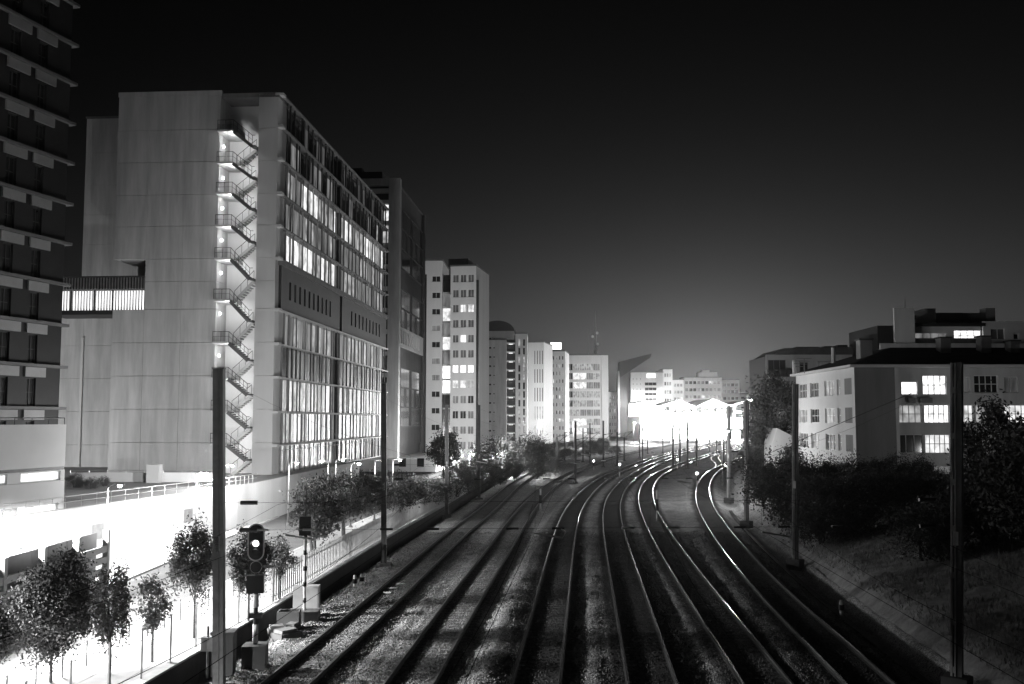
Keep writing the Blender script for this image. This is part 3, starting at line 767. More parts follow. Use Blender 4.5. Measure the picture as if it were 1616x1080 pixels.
block('slim_white_block', 'slim white block with dark vertical window bands right of the balconies', 813.5, 832, 527, 334., 18, render_w, R(-2),
      lambda W, H: grid(.5, W-.3, 2, H-1.5, 2, 12, .5, .8, lambda i, j: W_MD if r3.random() < .3 else glass_d, (1, 1)))
block('slot_window_block', 'pale block with groups of tall thin window slots', 833, 858.5, 541, 352., 18, render_w, R(-12),
      lambda W, H: grid(W*.35, W*.98, 2, H-2, 4, 5, .45, .75, lambda i, j: glass_d if j < 3 else W_MD, (1, 1)))
block('small_window_block', 'pale block with many small windows beside the antenna building', 859, 892, 555, 380., 18, render_w, R(-8),
      lambda W, H: grid(.6, W-.4, 2, H-1, 6, 11, .45, .5, mix(.3, .3, .1), (1, 1)))
b5, W5, H5 = block('antenna_building', 'white office building with wide window bands and rooftop antenna mast', 892.5, 949, 561, 415., 20, render_w, R(-1),
      lambda W, H: grid(.3, W-.5, 3, H-3, 5, 8, .97, .72, lambda i, j: glass_d if i == 0 and j < 5 else (W_HI if (i in (1,2) and j in (1,2,6,7)) else W_MD if r3.random() < .6 else W_LO), (3, 1)))
pc('corner_pillar', b5, render_w, W5+.01, W5+2.9, -.6, 12, 1, H5)
an = thing('antenna_mast', 'tall lattice antenna mast on the roof of the white office building', 'antenna', (b5.location.x+W5-2, 421., H5+.35))
ht = zat(492, 421.)-H5
for s in range(3):
    a = 2.09*s; MB().tube([(.8*math.cos(a), .8*math.sin(a), 0), (.1*math.cos(a), .1*math.sin(a), ht)], .17, 4).build('leg', steel, an)
br = MB()
for k in range(10):
    f0, f1 = k/10, (k+1)/10
    for s in range(3):
        a, b = 2.09*s, 2.09*(s+1); q0 = .8-.7*f0; q1 = .8-.7*f1
        br.tube([(q0*math.cos(a), q0*math.sin(a), ht*f0), (q1*math.cos(b), q1*math.sin(b), ht*f1)], .09, 3)
br.build('bracing', steel, an)
for (x, z) in ((1.1, ht*.25), (-1.0, ht*.42), (.9, ht*.5)): MB().tube([(x, -.5, z), (x, -.15, z)], [.6, .25], 10).build('dish', white_p, an)
MB().tube([(-2.8, 0, 0), (-2.8, 0, ht*.6)], .07, 4).build('whip_aerial', steel, an)
bx_ = atd(880, 663, 384.); pc_ = thing('rooftop_sign', 'glowing rooftop light box on the small-windowed block', 'sign', (bx_[0], 385., zat(555, 384.)+.36))
pc('light_box', pc_, emit('rooftop_glow', 3), -2.6, 1.6, 0, .6, .6, 3.2); pc('frame', pc_, steel_d, -2.7, 1.7, .62, .8, 0, 3.3)
block('far_low_block', 'distant low apartment block with small windows behind the antenna building', 960, 981, 619, 520., 15, render_w, 0,
      lambda W, H: grid(.4, W-.4, 2, H-1, 5, 6, .6, .5, mix(.3, .4, .2), (1, 1)))
b6, W6, H6 = block('curved_top_tower', 'white tower with dark slanted crown left of the station', 996, 1047, 588, 500., 18, render_w, R(-3),
      lambda W, H: grid(W*.42, W*.8, 3, H-4.5, 1, 10, .95, .62, lambda i, j: glass_d if j < 4 else glass_g, (3, 1)) + grid(.3, W*.36, 3, H-2, 3, 11, .22, .3, lambda i, j: glass_d, (1, 1)))
MB().prism([(-5.2, H6-2.5), (W6*.62, H6+7.6), (W6*.66, H6+9.6), (-5.8, H6+5.4)], 2, 12).build('slanted_crown', darkclad, b6)
pc('side_wing', b6, concrete_d, -5.2, -.05, 4, 16, 1, H6+4); pc('side_wing', b6, render_w, -6.2, -5.22, 4.2, 15, 1, H6+1)
pc('rooftop_lamp', b6, emit('rooftop_glow', 3), W6*.5, W6*.75, -.2, .3, H6-2.6, H6-.6)
for i, (a, b, yt, d, lab) in enumerate([(1047,1062,583,560.,'narrow pale tower just right of the slanted-crown tower'), (1062,1080,600,600.,'low pale block above the left end of the station roof'),
        (1080,1140,596,640.,'wide pale block with two dark window bands above the station'), (1140,1168,600,660.,'pale ribbed block above the right half of the station'), (1168,1190,622,700.,'low pale building at the right end of the skyline')]):
    t, W, H = block('far_block', lab, a, b, yt, d, 20, render_w, 0, (lambda W, H: grid(.6, W-.6, H*.35, H-1, max(3, int(W/2.6)), 5, .8, .45, mix(.5, .2, .05), (1, 1))))
    if i == 2: pc('roof_plant', t, render_w, W*.4, W*.9, 2, 10, H+.35, H+3.5); pc('roof_plant', t, render_w, W*.5, W*.7, 3, 8, H+3.5, H+5)

# ================================================================== station with folded canopy
sd = 430.
stn = thing('railway_station', 'glaring railway station under a white folded zigzag canopy', 'station')
rp_ = [(1013,632),(1040,641),(1072,631),(1099,642),(1125,629),(1152,640),(1178,632)]
Q = [atd(a, b, sd) for a, b in rp_]
for a, b in zip(Q[:-1], Q[1:]):
    m_ = MB(); n = len(m_.v)
    for yv in (sd, sd+48):
        m_.v += [(a[0], yv, a[2]), (b[0], yv, b[2]), (b[0], yv, b[2]-.7), (a[0], yv, a[2]-.7)]
    m_.f += [(0,1,5,4),(3,7,6,2),(0,3,2,1),(4,5,6,7),(0,4,7,3),(1,2,6,5)]; m_.build('roof_plate', mat('canopy', .3, .7, .1, .2), stn)
for i, q in enumerate(Q):
    if i % 2 == 0 or True:
        for k in range(3): pc('column', stn, white_p, q[0]-.4, q[0]+.4, sd+2+k*21, sd+2.8+k*21, -.2, q[2]-.72)
pc('back_wall', stn, render_w, Q[0][0], Q[-1][0], sd+48.1, sd+48.6, 0, 13)
pc('side_wall', stn, render_w, Q[0][0]-.8, Q[0][0]-.4, sd+3, sd+48, 0, 11)
for i in range(4):
    x = Q[0][0]+4+i*11.5; pc('platform', stn, paving, x, x+5, sd-20, sd+48, -.3, .9)
pc('concourse', stn, render_w, Q[0][0], Q[-1][0], sd+8, sd+16, 5.6, 10.5)
for i in range(9):
    x = Q[0][0]+2+i*(Q[-1][0]-Q[0][0]-4)/8
    pc('light_band', stn, emit('station_glow', 25), x-1.6, x+1.6, sd+7.7, sd+7.95, 6.2, 9.8)
    pc('light_band', stn, emit('station_glow', 25), x-1.8, x+1.8, sd+12, sd+12.3, 1.2, 4.6)
for i in range(6):
    x = (Q[i][0]+Q[i+1][0])/2
    m_ = pc('floodlight', stn, emit('flood_glow', 120), x-.8, x+.8, sd-1.2, sd-.4, 12.6, 13.2)
    point(stn, (x, sd-4, 12.5), 24000, .6)
    point(stn, (x, sd+30, 11.), 60000, .6)
# floodlight gantry lights along the approach, left and right of the station
for i, (px, d_, lab) in enumerate([(1000, 380., 'tall floodlight left of the station, below the slanted-crown tower'), (905, 330., 'floodlight below the antenna building'),
                                 (1190, 330., 'floodlight right of the station beside the dark tree'), (850, 285., 'floodlight below the slot-window block')]):
    p = atd(px, 690, d_); street_lamp(p[0], p[1], -.2, 8.5, (36000, 30000, 5000, 16000)[i], lab)

for i, (px, d_, pw2, lab) in enumerate([(1016, 487., 26000, 'added unseen lamp between the station and the slanted-crown tower'), (1075, 530., 36000, 'added unseen lamp behind the left half of the station'), (1135, 560., 50000, 'added unseen lamp behind the right half of the station')]):
    p = atd(px, 690, d_); street_lamp(p[0], p[1], -.2, 9.5, pw2, lab)  # lamps added out of sight to brighten the blocks behind the station

# ================================================================== housing on the right
R1Y = 95.; RX = atd(1350, 663, R1Y)[0]
h1 = thing('apartment_house', 'three-storey aged apartment house with lit windows and dark hipped roof on the right', 'building')
def fx(px): return float(atd(px, 663, R1Y)[0])
zr = lambda py: zat(py, R1Y)
zg = 2.0; ze = zr(580); XR = fx(1760)
def op(a, b, c, d, m_, nx=3, ny=2): return (fx(a), fx(b), zr(d), zr(c), m_, nx, ny)
ops = [op(1428,1454,602,623,W_XX,1,1), op(1462,1500,592,623,W_XX,4,2), op(1520,1538,594,620,W_VL,2,1), op(1544,1582,592,620,glass_d,4,2), op(1592,1614,594,620,W_VL,2,1),
       op(1420,1459,639,668,W_MD,4,2), op(1463,1503,639,668,W_XX,5,2), op(1520,1541,639,668,W_HI,3,2), op(1545,1572,639,668,W_MD,3,2), op(1590,1628,639,668,W_HI,4,2),
       op(1420,1460,686,716,glass_d,3,1), op(1463,1503,686,716,W_HI,5,2), op(1520,1556,688,716,glass_d,3,2), op(1590,1628,688,716,W_MD,3,2),
       op(1420,1460,736,764,glass_d,3,1), op(1463,1503,736,764,W_LO,4,2), op(1640,1676,592,620,W_LO,3,2), op(1640,1676,639,668,W_LO,3,2), op(1690,1730,639,668,glass_d,3,2)]
facade(h1, 'front', R1Y+.6, fx(1418), XR, zg, ze, ops, mat('house_render', .6, .9, .2, .8, .1, 12, streak=True), .4, .2, white_p)
pc('blank_wall', h1, mat('house_blank', .24, .9, .2, .8, .1, 12, streak=True), RX, fx(1418)-.01, R1Y, R1Y+3, zg, ze)
pc('corner_strip', h1, render_w, fx(1414), fx(1419), R1Y-.08, R1Y-.005, zg, ze)
LE = 19.5; cl = []
rr = random.Random(3)
for row in ((596,622),(643,668),(687,714),(734,760)):
    for (u0, u1, n) in ((.8,2.9,2),(4.1,5.2,1),(6.0,9.2,3),(11.2,14.2,3),(15.4,18.6,3)):
        m_ = rr.choice((glass_d, glass_g, glass_g, W_LO, W_MD)); cl.append((R1Y+u0, R1Y+u1, zr(row[1]), zr(row[0]), m_, n, 2))
facade(h1, 'left', RX-.001, R1Y+.01, R1Y+LE, zg, ze, cl, render_w, .38, .2, white_p)
MB().box(RX+.6, XR-.6, R1Y+3.1, R1Y+LE-.3, zg, ze-.2).build('core', darkclad, h1)
rf = MB(); zrg = zr(541); n = 0; x0, x1, y0, y1 = RX-.5, XR+.5, R1Y-.5, R1Y+LE+.5
rf.v = [(x0,y0,ze+.25),(x1,y0,ze+.25),(x1,y1,ze+.25),(x0,y1,ze+.25),(x0+6.5,y0+7,zrg),(x1-6,y0+7,zrg),(x1-6,y1-7,zrg),(x0+6.5,y1-7,zrg)]
rf.f = [(0,1,5,4),(1,2,6,5),(2,3,7,6),(3,0,4,7),(4,5,6,7),(0,3,2,1)]; rfo = rf.build('roof', roofm, h1)
pc('eave', h1, render_w, x0-.05, XR+.55, y0-.05, y1+.05, ze+.01, ze+.25)
for (px, yt, wd) in ((1364, 538, 1.2), (1489, 535, 1.0), (1553, 533, 1.0), (1598, 540, .9)):
    x = float(atd(px, 600, R1Y+5)[0]); pc('chimney', rfo, render_g, x-wd/2, x+wd/2, R1Y+4.2, R1Y+5.4, ze+.4, zat(yt, R1Y+5)); pc('chimney_cap', rfo, concrete_d, x-wd/2-.12, x+wd/2+.12, R1Y+4.08, R1Y+5.52, zat(yt, R1Y+5), zat(yt, R1Y+5)+.15)
for (px, yt) in ((1254, 569), (1316, 549)): 
    x = float(atd(px, 600, R1Y+14)[0]); MB().tube([(x, R1Y+14, ze), (x, R1Y+14, zat(yt, R1Y+14))], .22, 8).build('flue', white_p, rfo)
for (px, yt) in ((1270, 566), (1227, 570)): 
    x = float(atd(max(px,1262), 600, R1Y+12)[0]); a_ = MB().tube([(x, R1Y+12, ze), (x, R1Y+12, zat(yt, R1Y+12))], .05, 5)
    for k in range(3): a_.tube([(x-.8+.2*k, R1Y+12, zat(yt, R1Y+12)-.3*k), (x+.8-.2*k, R1Y+12, zat(yt, R1Y+12)-.3*k)], .03, 4)
    a_.build('aerial', steel, rfo)
for (a, b, c) in ((1437,1447,628),(1456,1466,628),(1466,1474,628)): pc('air_conditioner', h1, steel, fx(a), fx(b), R1Y+.15, R1Y+.59, zr(c+8), zr(c))
# street lamp lighting the left face of that house
street_lamp(24.5+float(TF[6](112))-22.5, 112., 2.2, 6.0, 2400, 'street lamp hidden among trees beside the aged apartment house', R(0))

street_lamp(45., 82., 3.0, 3.4, 520, 'added unseen lamp behind the bushes, brightening the front of the aged house', R(90))  # added only to brighten the house front, no lamp known there
street_lamp(30., 128., 2.5, 9.5, 3000, 'tall lamp behind the aged house lighting the terraced block')
# terraced block behind, on the right
d3 = 140.; h3 = thing('terraced_block', 'stepped rooftop terraces with one bright window band above the hipped roof', 'building')
tx = lambda px: float(atd(px, 500, d3)[0]); z3 = lambda py: zat(py, d3)
facade(h3, 'front', d3, tx(1388), tx(1720), 2, z3(542), [], render_old, .4)
facade(h3, 'front', d3+1.5, tx(1445), tx(1555), z3(542), z3(514), [(tx(1512), tx(1556)-.1, z3(537), z3(520), W_XX, 4, 2), (tx(1450), tx(1500), z3(534), z3(524), W_LO, 4, 1)], render_w, .4, .2, white_p)
facade(h3, 'front', d3+.2, tx(1412), tx(1444), z3(542), z3(486), [], render_w, .4)
facade(h3, 'front', d3+1.0, tx(1556), tx(1720), z3(542), z3(506), [(tx(1568), tx(1590), z3(535), z3(518), glass_g, 2, 1), (tx(1604), tx(1612), z3(535), z3(526), glass_d, 1, 1), (tx(1630), tx(1660), z3(535), z3(518), W_MD, 2, 1)], render_w, .4, .2, white_p)
facade(h3, 'front', d3+4, tx(1444), tx(1478), z3(512), z3(486), [(tx(1446), tx(1452), z3(500), z3(493), glass_d, 1, 1), (tx(1458), tx(1464), z3(500), z3(493), glass_d, 1, 1)], render_g, .4, .15, None)
MB().box(tx(1392), tx(1720), d3+1.95, d3+14, 2, z3(512)).build('core', darkclad, h3)
pc('roof_slab', h3, darkclad, tx(1440), tx(1560), d3+.9, d3+14, z3(514)+.01, z3(509))
pc('lift_house', h3, render_g, tx(1478), tx(1496), d3+4, d3+9, z3(509)+.01, z3(482)); pc('plant', h3, darkclad, tx(1497), tx(1540), d3+4, d3+9, z3(509)+.01, z3(489))
pc('plant', h3, midclad, tx(1541), tx(1582), d3+5, d3+9, z3(506), z3(488)); pc('chimney', h3, render_g, tx(1583), tx(1598), d3+5, d3+7, z3(506), z3(480))
MB().tube([(tx(1451), d3+5, z3(486)), (tx(1451), d3+5, z3(465))], .06, 4).build('aerial', steel, h3)
pc('terrace_rail', h3, steel, tx(1445), tx(1555), d3+.9, d3+.96, z3(541), z3(533))
# dark block left of it
d4 = 150.; h4 = thing('dark_terrace_block', 'dark block with balconies and sloping roof left of the terraced block', 'building')
tx4 = lambda px: float(atd(px, 560, d4)[0]); z4 = lambda py: zat(py, d4)
facade(h4, 'front', d4, tx4(1209), tx4(1345), 2, z4(560), [(tx4(1212), tx4(1240), z4(585), z4(568), glass_d, 3, 1), (tx4(1262), tx4(1275), z4(592), z4(572), glass_d, 2, 1), (tx4(1290), tx4(1310), z4(590), z4(570), W_VL, 2, 1)], render_g, .4, .3, midclad)
pc('balcony', h4, darkclad, tx4(1209), tx4(1247), d4-1.4, d4-.01, z4(595), z4(584)); MB().box(tx4(1212), tx4(1345), d4+.45, d4+12, 2, z4(562)).build('core', darkclad, h4)
MB().prism([(tx4(1220), z4(560)+.01), (tx4(1345), z4(560)+.01), (tx4(1345), z4(548)), (tx4(1236), z4(550))], d4-.3, d4+12).build('roof', roofm, h4)
for (a, b, yt) in ((1262,1300,546), (1308,1320,545), (1330,1345,543)): pc('roof_box', h4, darkclad, tx4(a), tx4(b), d4+2, d4+6, z4(552), z4(yt))
sh = thing('gable_shed', 'small pale gabled shed among the bushes beside the railway', 'building', (float(atd(1222, 700, 118.)[0]), 118., 0))
zs = lambda py: zat(py, 118.)
MB().prism([(-.2, 2.5), (2.4, 2.5), (2.4, zs(690)), (.4, zs(676)), (-.2, zs(700))], 0, 4).build('wall', render_w, sh); pc('door', sh, midclad, 1.2, 2.0, -.05, -.004, 2.6, zs(705))

# ================================================================== catenary masts, cross-spans and wires
def mast(px, yt, yb, label, detail=True, wd=.46, rz=0, slotted=False):
    p = gnd(px, yb, 0); ht = zat(yt, p[1])
    t = thing('catenary_mast', label, 'catenary mast', (p[0], p[1], -.1), rz, 'catenary masts'); ht += .1
    t.rotation_mode = 'ZYX'; t.rotation_euler[1] = math.atan((float(atd(px, yt, p[1])[0])-p[0])/ht)      # masts lean back a little from the tracks
    wd2 = wd
    if detail:
        pc('footing', t, concrete_d, -.45, .45, -.45, .45, -.4, .28)
        h = wd2/2
        if not slotted:                       # two rolled sections with a narrow gap
            MB().box(-h, h*.15, -.16, .16, .28, ht).build('channel', mast_steel, t); MB().box(h*.32, h, -.2, .12, .28, ht).build('channel', mast_steel, t)
            pc('web', t, steel_d, h*.15+.002, h*.32-.002, -.05, .1, .3, ht-.02)
        else:                                 # slotted left plate painted paler as if lit from the side, plain flange right
            for (x0_, x1_) in ((-h, -h*.62), (-h*.28, -h*.02)): MB().box(x0_, x1_, -.16, .14, .28, ht).build('channel', mat('mast_steel_lit_side', .5, .6, .2, 2.5), t)
            MB().box(h*0, h, -.1, .16, .28, ht).build('flange', mat('mast_flange', .16, .6, .3, 2), t)
            pc('web', t, black_p, -h*.62+.002, -h*.28-.002, .0, .1, .3, ht-.02)
            z = .4; 
            while z < ht-.3: pc('batten', t, mat('mast_steel_lit_side', .5), -h*.62+.002, -h*.28-.002, -.15, -.005, z, z+.22); z += 1.7
        pc('cap', t, mast_steel, -wd2/2-.02, wd2/2+.02, -.16, .16, ht, ht+.04)
        pc('number_plate', t, white_p, -.09, .09, -.16, -.145, 5.0, 5.5)
    else:
        MB().box(-wd2/2, wd2/2, -.14, .14, 0, ht).build('column', steel_d, t)
        pc('footing', t, concrete_d, -.35, .35, -.35, .35, -.3, .25)
        m_ = MB().tube([(0,0,6.6),(1.9,0,6.9)], .05, 5).tube([(0,0,5.4),(1.9,0,6.85)], .05, 5).tube([(.2,0,5.7),(2.1,0,5.55)], .03, 4); m_.build('cantilever', steel_d, t)
        MB().tube([(.1,0,6.6),(.6,0,6.68)], .1, 6).build('insulator', porcelain, t)
    return p, ht
PM = {}
for key, a in {'L1': (346,583,1092,'nearest catenary mast on the left, twin-channel steel beside the signal'),
               'L2': (606,605,893,'second catenary mast on the left, in front of the spreading trees'),
               'L3': (705,640,815,'third catenary mast on the left, at the end of the slat fence'),
               'L4': (756,640,788,'fourth catenary mast on the left, beyond the slat fence'),
               'R1': (1510,573,1075,'nearest catenary mast on the right, slotted steel in front of the bank'),
               'R2': (1255,607,887,'second catenary mast on the right, in front of the aged house corner'),
               'R3': (1178,632,825,'third catenary mast on the right, below the dark tree'),
               'R4': (1150,641,788,'fourth catenary mast on the right, at the right end of the station')}.items():
    PM[key], _ = mast(*a, detail=True, wd=.38 if key[1] == '1' else .34, slotted=key[0] == 'R', rz=R(-38) if key[0] == 'R' else 0)
far = [(908,665,762,'lone mast between the second and third tracks'),(952,664,737,'dark mast in front of the antenna building pillar'),(931,668,733,'mast in front of the lit window bands'),
 (920,676,729,'slim mast left of the lit window bands'),(879,690,745,'short mast below the slot-window block'),(974,682,735,'short mast left of the slanted-crown tower'),
 (985,684,727,'slim mast at the foot of the slanted-crown tower, left side'),(1014,664,727,'mast in front of the slanted-crown tower'),(1009,670,722,'thin mast touching the mast before the slanted-crown tower'),
 (1062,664,738,'thick leftmost of three masts before the station glare'),(1073,666,735,'middle of three masts before the station glare'),(1085,665,740,'right-hand of three masts before the station glare'),
 (1099,690,736,'faint thin mast right of the three before the glare'),(1142,690,732,'thin mast close left of the fourth right mast'),(1147,688,730,'thin mast touching the fourth right mast'),
 (820,690,742,'mast standing in the dark bushes left of the tracks'),(793,690,748,'slim mast beside the row of five lamps'),(891,682,728,'thin mast below the small-window block'),
 (1022,676,716,'distant thin mast at the left end of the canopy'),(1046,686,715,'distant mast in front of the canopy'),(1120,684,714,'distant mast under the middle canopy peak'),(1131,686,712,'distant mast under the right canopy slope')]
for (px, yt, yb, lab) in far: mast(px, yt, yb, lab, False, .34 if yb > 734 else .26)
wire_m = mat('sooty_wire', .02, 1.0, .2, 3, 0, spec=0)
def wire(name, pts, r, m_, parent): return MB().tube(pts, r, 4, False).build(name, m_, parent)
for i in range(1, 5):
    a, b = PM['L%d' % i], PM['R%d' % i]
    t = thing('cross_span', ('nearest', 'second', 'third', 'farthest')[i-1]+' cross-span of cables and insulators strung over all the tracks', 'cable span', (0,0,0), 0, 'cross-spans')
    def at(f, z): return (a[0]+(b[0]-a[0])*f, a[1]+(b[1]-a[1])*f, z)
    for zc in (6.56, 5.6): wire('span_cable', [at(0, zc), at(1, zc)], .006, steel_d, t)
    wire('head_cable', [at(f, 10.9-3.6*4*f*(1-f)) for f in np.linspace(0, 1, 17)], .004, steel_d, t)
    xs_ = [float(TF[k](a[1]+(b[1]-a[1])*.5)) for k in TF]; fs = [(x-a[0])/(b[0]-a[0]) for x in xs_]
    for k, f in enumerate(fs):
        wire('dropper', [at(f, 10.9-3.6*4*f*(1-f)), at(f, 6.7), at(f, 5.6)], .004, steel_d, t)
        df = 1.0/(b[0]-a[0])
        for zc in (5.6,):
            for s in (-1, 1): MB().tube([at(f+s*df*.6, zc), at(f+s*df*1.05, zc)], .045, 6).build('insulator', white_p if k in (0, 3) else porcelain, t)
        if k in (2, 4, 0): 
            q = at(f, 5.5); MB().tube([at(f+.9*df, 5.62), at(f+1.1*df, 5.45), at(f+1.0*df, 5.25), (q[0], q[1], 5.42)], .035, 6).build('steady_arm', alu, t)
    for zc in (6.56, 5.6):
        for f in (.9/(b[0]-a[0]), 1-.9/(b[0]-a[0])): MB().tube([at(f-.3/(b[0]-a[0]), zc), at(f+.3/(b[0]-a[0]), zc)], .075, 8).build('insulator', porcelain, t)
for k in TF:
    t = thing('overhead_line', 'thin overhead contact wire above the '+('leftmost', 'second', 'third', 'fourth', 'fifth', 'rightmost')[k-1]+' track'+(' from the left' if 1 < k < 6 else ''), 'wire', (0,0,0), 0, 'overhead wires')
    q = np.concatenate([np.arange(-14, 60, 1.), np.arange(60, 300, 4.)]); wire('contact_wire', [(float(TF[k](y)), y, 5.45) for y in q], .007, wire_m, t)
    wire('messenger_wire', [(float(TF[k](y)), y, 5.85+.75*(1-2*abs((y-35.5)/30.-round((y-35.5)/30.)))**2) for y in q], .006, wire_m, t)
g_ = thing('guy_cable', 'thin slanting cable running down from the right to the aged house', 'cable'); A_ = atd(1440, 620, 80.); B_ = atd(1215, 715, 105.)
wire('cable', [tuple(A_), tuple(B_)], .03, steel_d, g_)

# ================================================================== fence along the retaining wall
fe = thing('track_fence', 'wire fence of thin posts along the top of the retaining wall', 'fence')
y = 14.0; tops = []
while y < 52:
    x = float(wall_x(y))-.32; pc('post', fe, steel, x-.025, x+.025, y-.025, y+.025, STREET+.05, STREET+1.9); tops.append((x, y)); y += 2.4
for zc in (.4, 1.1, 1.85): wire('wire', [(x, y, STREET+zc) for x, y in tops], .007, steel, fe)
stk = thing('stake_row', 'row of short stakes along the pavement between the street trees', 'fence')
y = 26.
while y < 62:
    x = float(wall_x(y))-3.4; pc('stake', stk, steel_d, x-.02, x+.02, y-.02, y+.02, STREET, STREET+.95); y += 1.7
sf = thing('slat_fence', 'pale upright slat fence glowing along the retaining wall', 'fence')
y = 50.; k = 0; alt = mat('fence_slat', .55, .8, .25, 3, .1, 20)
while y < 122:
    x = float(wall_x(y))-.32; wd = .24; pc('slat', sf, alt, x-.02, x+.02, y, y+wd, STREET+.18, STREET+1.75+.08*random.random()); y += wd+(.05 if y > 80 else .13); k += 1
q = np.arange(50, 123, 3.)
for zc in (.45, 1.5): wire('rail', [(float(wall_x(y))-.37, y, STREET+zc) for y in q], .035, alt, sf)
bd = thing('painted_board', 'small white board with dark scrawl behind the slat fence', 'sign', (float(atd(690, 760, 112.)[0]), 112., STREET))
for i in range(3): pc('board', bd, white_p, -1.2+.83*i, -1.2+.83*i+.81, 0, .05, .6, 2.6)
for x in (-1.1, 1.1): pc('post', bd, steel, x-.05, x+.05, .06, .16, 0, 2.6)
for (pts) in ([(-.8,1.2),(-.5,1.9),(-.2,1.3),(.1,2.0)], [(.2,1.5),(.6,1.9),(.8,1.3)]): MB().tube([(x, -.02, z) for x, z in pts], .05, 5).build('scrawl', black_p, bd)

# ================================================================== signals and lineside things
def ring(cx_, cz, r, n=20): return [(cx_+r*math.cos(2*math.pi*k/n), cz+r*math.sin(2*math.pi*k/n)) for k in range(n)]
def stadium(cx_, z0, z1_, r, n=10):
    return [(cx_+r*math.cos(math.pi*k/n), z1_-r+r*math.sin(math.pi*k/n)) for k in range(n+1)]+[(cx_+r*math.cos(math.pi+math.pi*k/n), z0+r+r*math.sin(math.pi+math.pi*k/n)) for k in range(n+1)]
p = gnd(402, 1052, 0); ds = p[1]; zp = lambda py: zat(py, ds); k_ = ds/FPX
sg = thing('railway_signal', 'tall railway signal with rounded head and one lit lens beside the leftmost track', 'railway signal', (p[0], p[1], 0), R(6))
pc('base_block', sg, concrete_d, -.45, .45, -.45, .45, -.2, .85)
MB().tube([(0,0,.85),(0,0,zp(880))], .085, 10).build('post', steel_d, sg, True)
for (a, b) in ((.9, 1.6), (2.25, 2.75)): MB().tube([(0,0,a),(0,0,b)], .105, 10).build('white_band', white_p, sg, True)
pc('clamp', sg, black_p, -.25, .25, -.14, .14, zp(975), zp(968))
hz0, hz1 = zp(882), zp(827); hw = .27
hd = MB().prism(stadium(0, hz0, hz1, hw), -.32, -.12).build('signal_head', black_p, sg)
rim = MB(); o_ = stadium(0, hz0-.05, hz1+.05, hw+.05); i_ = stadium(0, hz0, hz1, hw); n = len(o_)
for yy_ in (-.33, -.29): rim.v += [(x, yy_, z) for x, z in o_]+[(x, yy_, z) for x, z in i_]
for q in range(n):
    r2 = (q+1) % n; rim.f += [(q, r2, n+r2, n+q), (2*n+q, 3*n+q, 3*n+r2, 2*n+r2), (q, 2*n+q, 2*n+r2, r2), (n+q, n+r2, 3*n+r2, 3*n+q)]
rim.build('white_rim', white_p, hd)
for j, zc in enumerate((hz1-.3, (hz0+hz1)/2-.04, hz0+.28)):
    ln = MB().prism(ring(0, zc, .12), -.36, -.325).build('lens', emit('signal_lit', 6) if j == 1 else glass_d, hd)
    v_ = MB(); pts = [(.16*math.cos(a), zc+.16*math.sin(a)) for a in np.linspace(0, math.pi, 9)]; n = len(v_.v)
    for yy_ in (-.325, -.62): v_.v += [(x, yy_, z) for x, z in pts]
    v_.f += [(q, q+1, 9+q+1, 9+q) for q in range(8)]; v_.build('hood', black_p, hd)
rd = MB().prism(ring(0, zp(894), .21), -.26, -.1).build('round_plate', black_p, sg); MB().prism(ring(0, zp(894), .23), -.2, -.16).build('white_rim', white_p, rd)
pc('bracket', sg, steel, .0, .75, -.2, -.12, zp(895), zp(892)); pc('equipment_box', sg, black_p, -.32, .32, -.42, -.08, zp(934), zp(906))
cb2 = thing('concrete_cabinet', 'concrete cable cabinet standing left of the tall signal base', 'cabinet', (p[0]-.95, p[1]-.9, 0), R(5))
pc('body', cb2, concrete_d, -.4, .4, -.35, .35, -.1, 1.45); pc('lid', cb2, concrete_d, -.44, .44, -.39, .39, 1.45, 1.55)
p2_ = gnd(480, 978, 0); d2 = p2_[1]; zq = lambda py: zat(py, d2)
s2 = thing('small_signal', 'small signal seen from behind on a striped post beside the white cabinet', 'railway signal', (p2_[0], p2_[1], 0), R(4))
pc('base_block', s2, concrete_d, -.7, .7, -.45, .45, -.2, .45)
MB().tube([(0,0,.45),(0,0,zq(845))], .07, 10).build('post', white_p, s2, True)
for zc in np.arange(.8, zq(850), .75): MB().tube([(0,0,zc),(0,0,zc+.22)], .085, 10).build('dark_band', black_p, s2, True)
pc('signal_head', s2, black_p, -.28, .28, -.2, .2, zq(845), zq(815)); MB().tube([(0,0,zq(815)),(0,0,zq(770))], .035, 6).build('aerial', steel_d, s2)
MB().tube([(-.3,-.25,zq(835)),(.9,-.25,zq(835)),(1.1,-.25,zq(838)),(1.1,-.25,zq(845)),(.3,-.25,zq(846))], .03, 6).build('guard_rail', alu, s2)
wc = thing('white_cabinet', 'white lineside equipment cabinet behind the striped signal post', 'cabinet', (p2_[0]-.1, p2_[1]+1.0, 0), R(4))
pc('body', wc, mat('cabinet_paint', .4, .6, .12, 3), -.62, .62, -.3, .3, .1, 1.45); pc('door', wc, mat('cabinet_paint', .4), -.57, .57, -.325, -.303, .2, 1.38); pc('plinth', wc, concrete_d, -.66, .66, -.34, .34, -.2, .1)
for i, (px, py, sz) in enumerate([(437,1000,.4),(452,1006,.55),(462,996,.35)]):
    q = gnd(px, py, 0); o = thing('concrete_block', ('left', 'front', 'right')[i]+' of the three concrete blocks lying by the striped post', 'block', (q[0], q[1], -.05), R(20+30*i), 'loose concrete blocks')
    pc('lower_slab', o, concrete_d, -sz, sz, -sz*.7, sz*.7, 0, .28); pc('upper_slab', o, mat('weathered_block', .18, .9, .3, 3, .2, 15), -sz*.8, sz*.7, -sz*.5, sz*.6, .28, .42)
q = gnd(425, 990, 0); o = thing('cable_box', 'low open concrete cable box against the retaining wall', 'box', (q[0]+.9, q[1], 0), R(4))
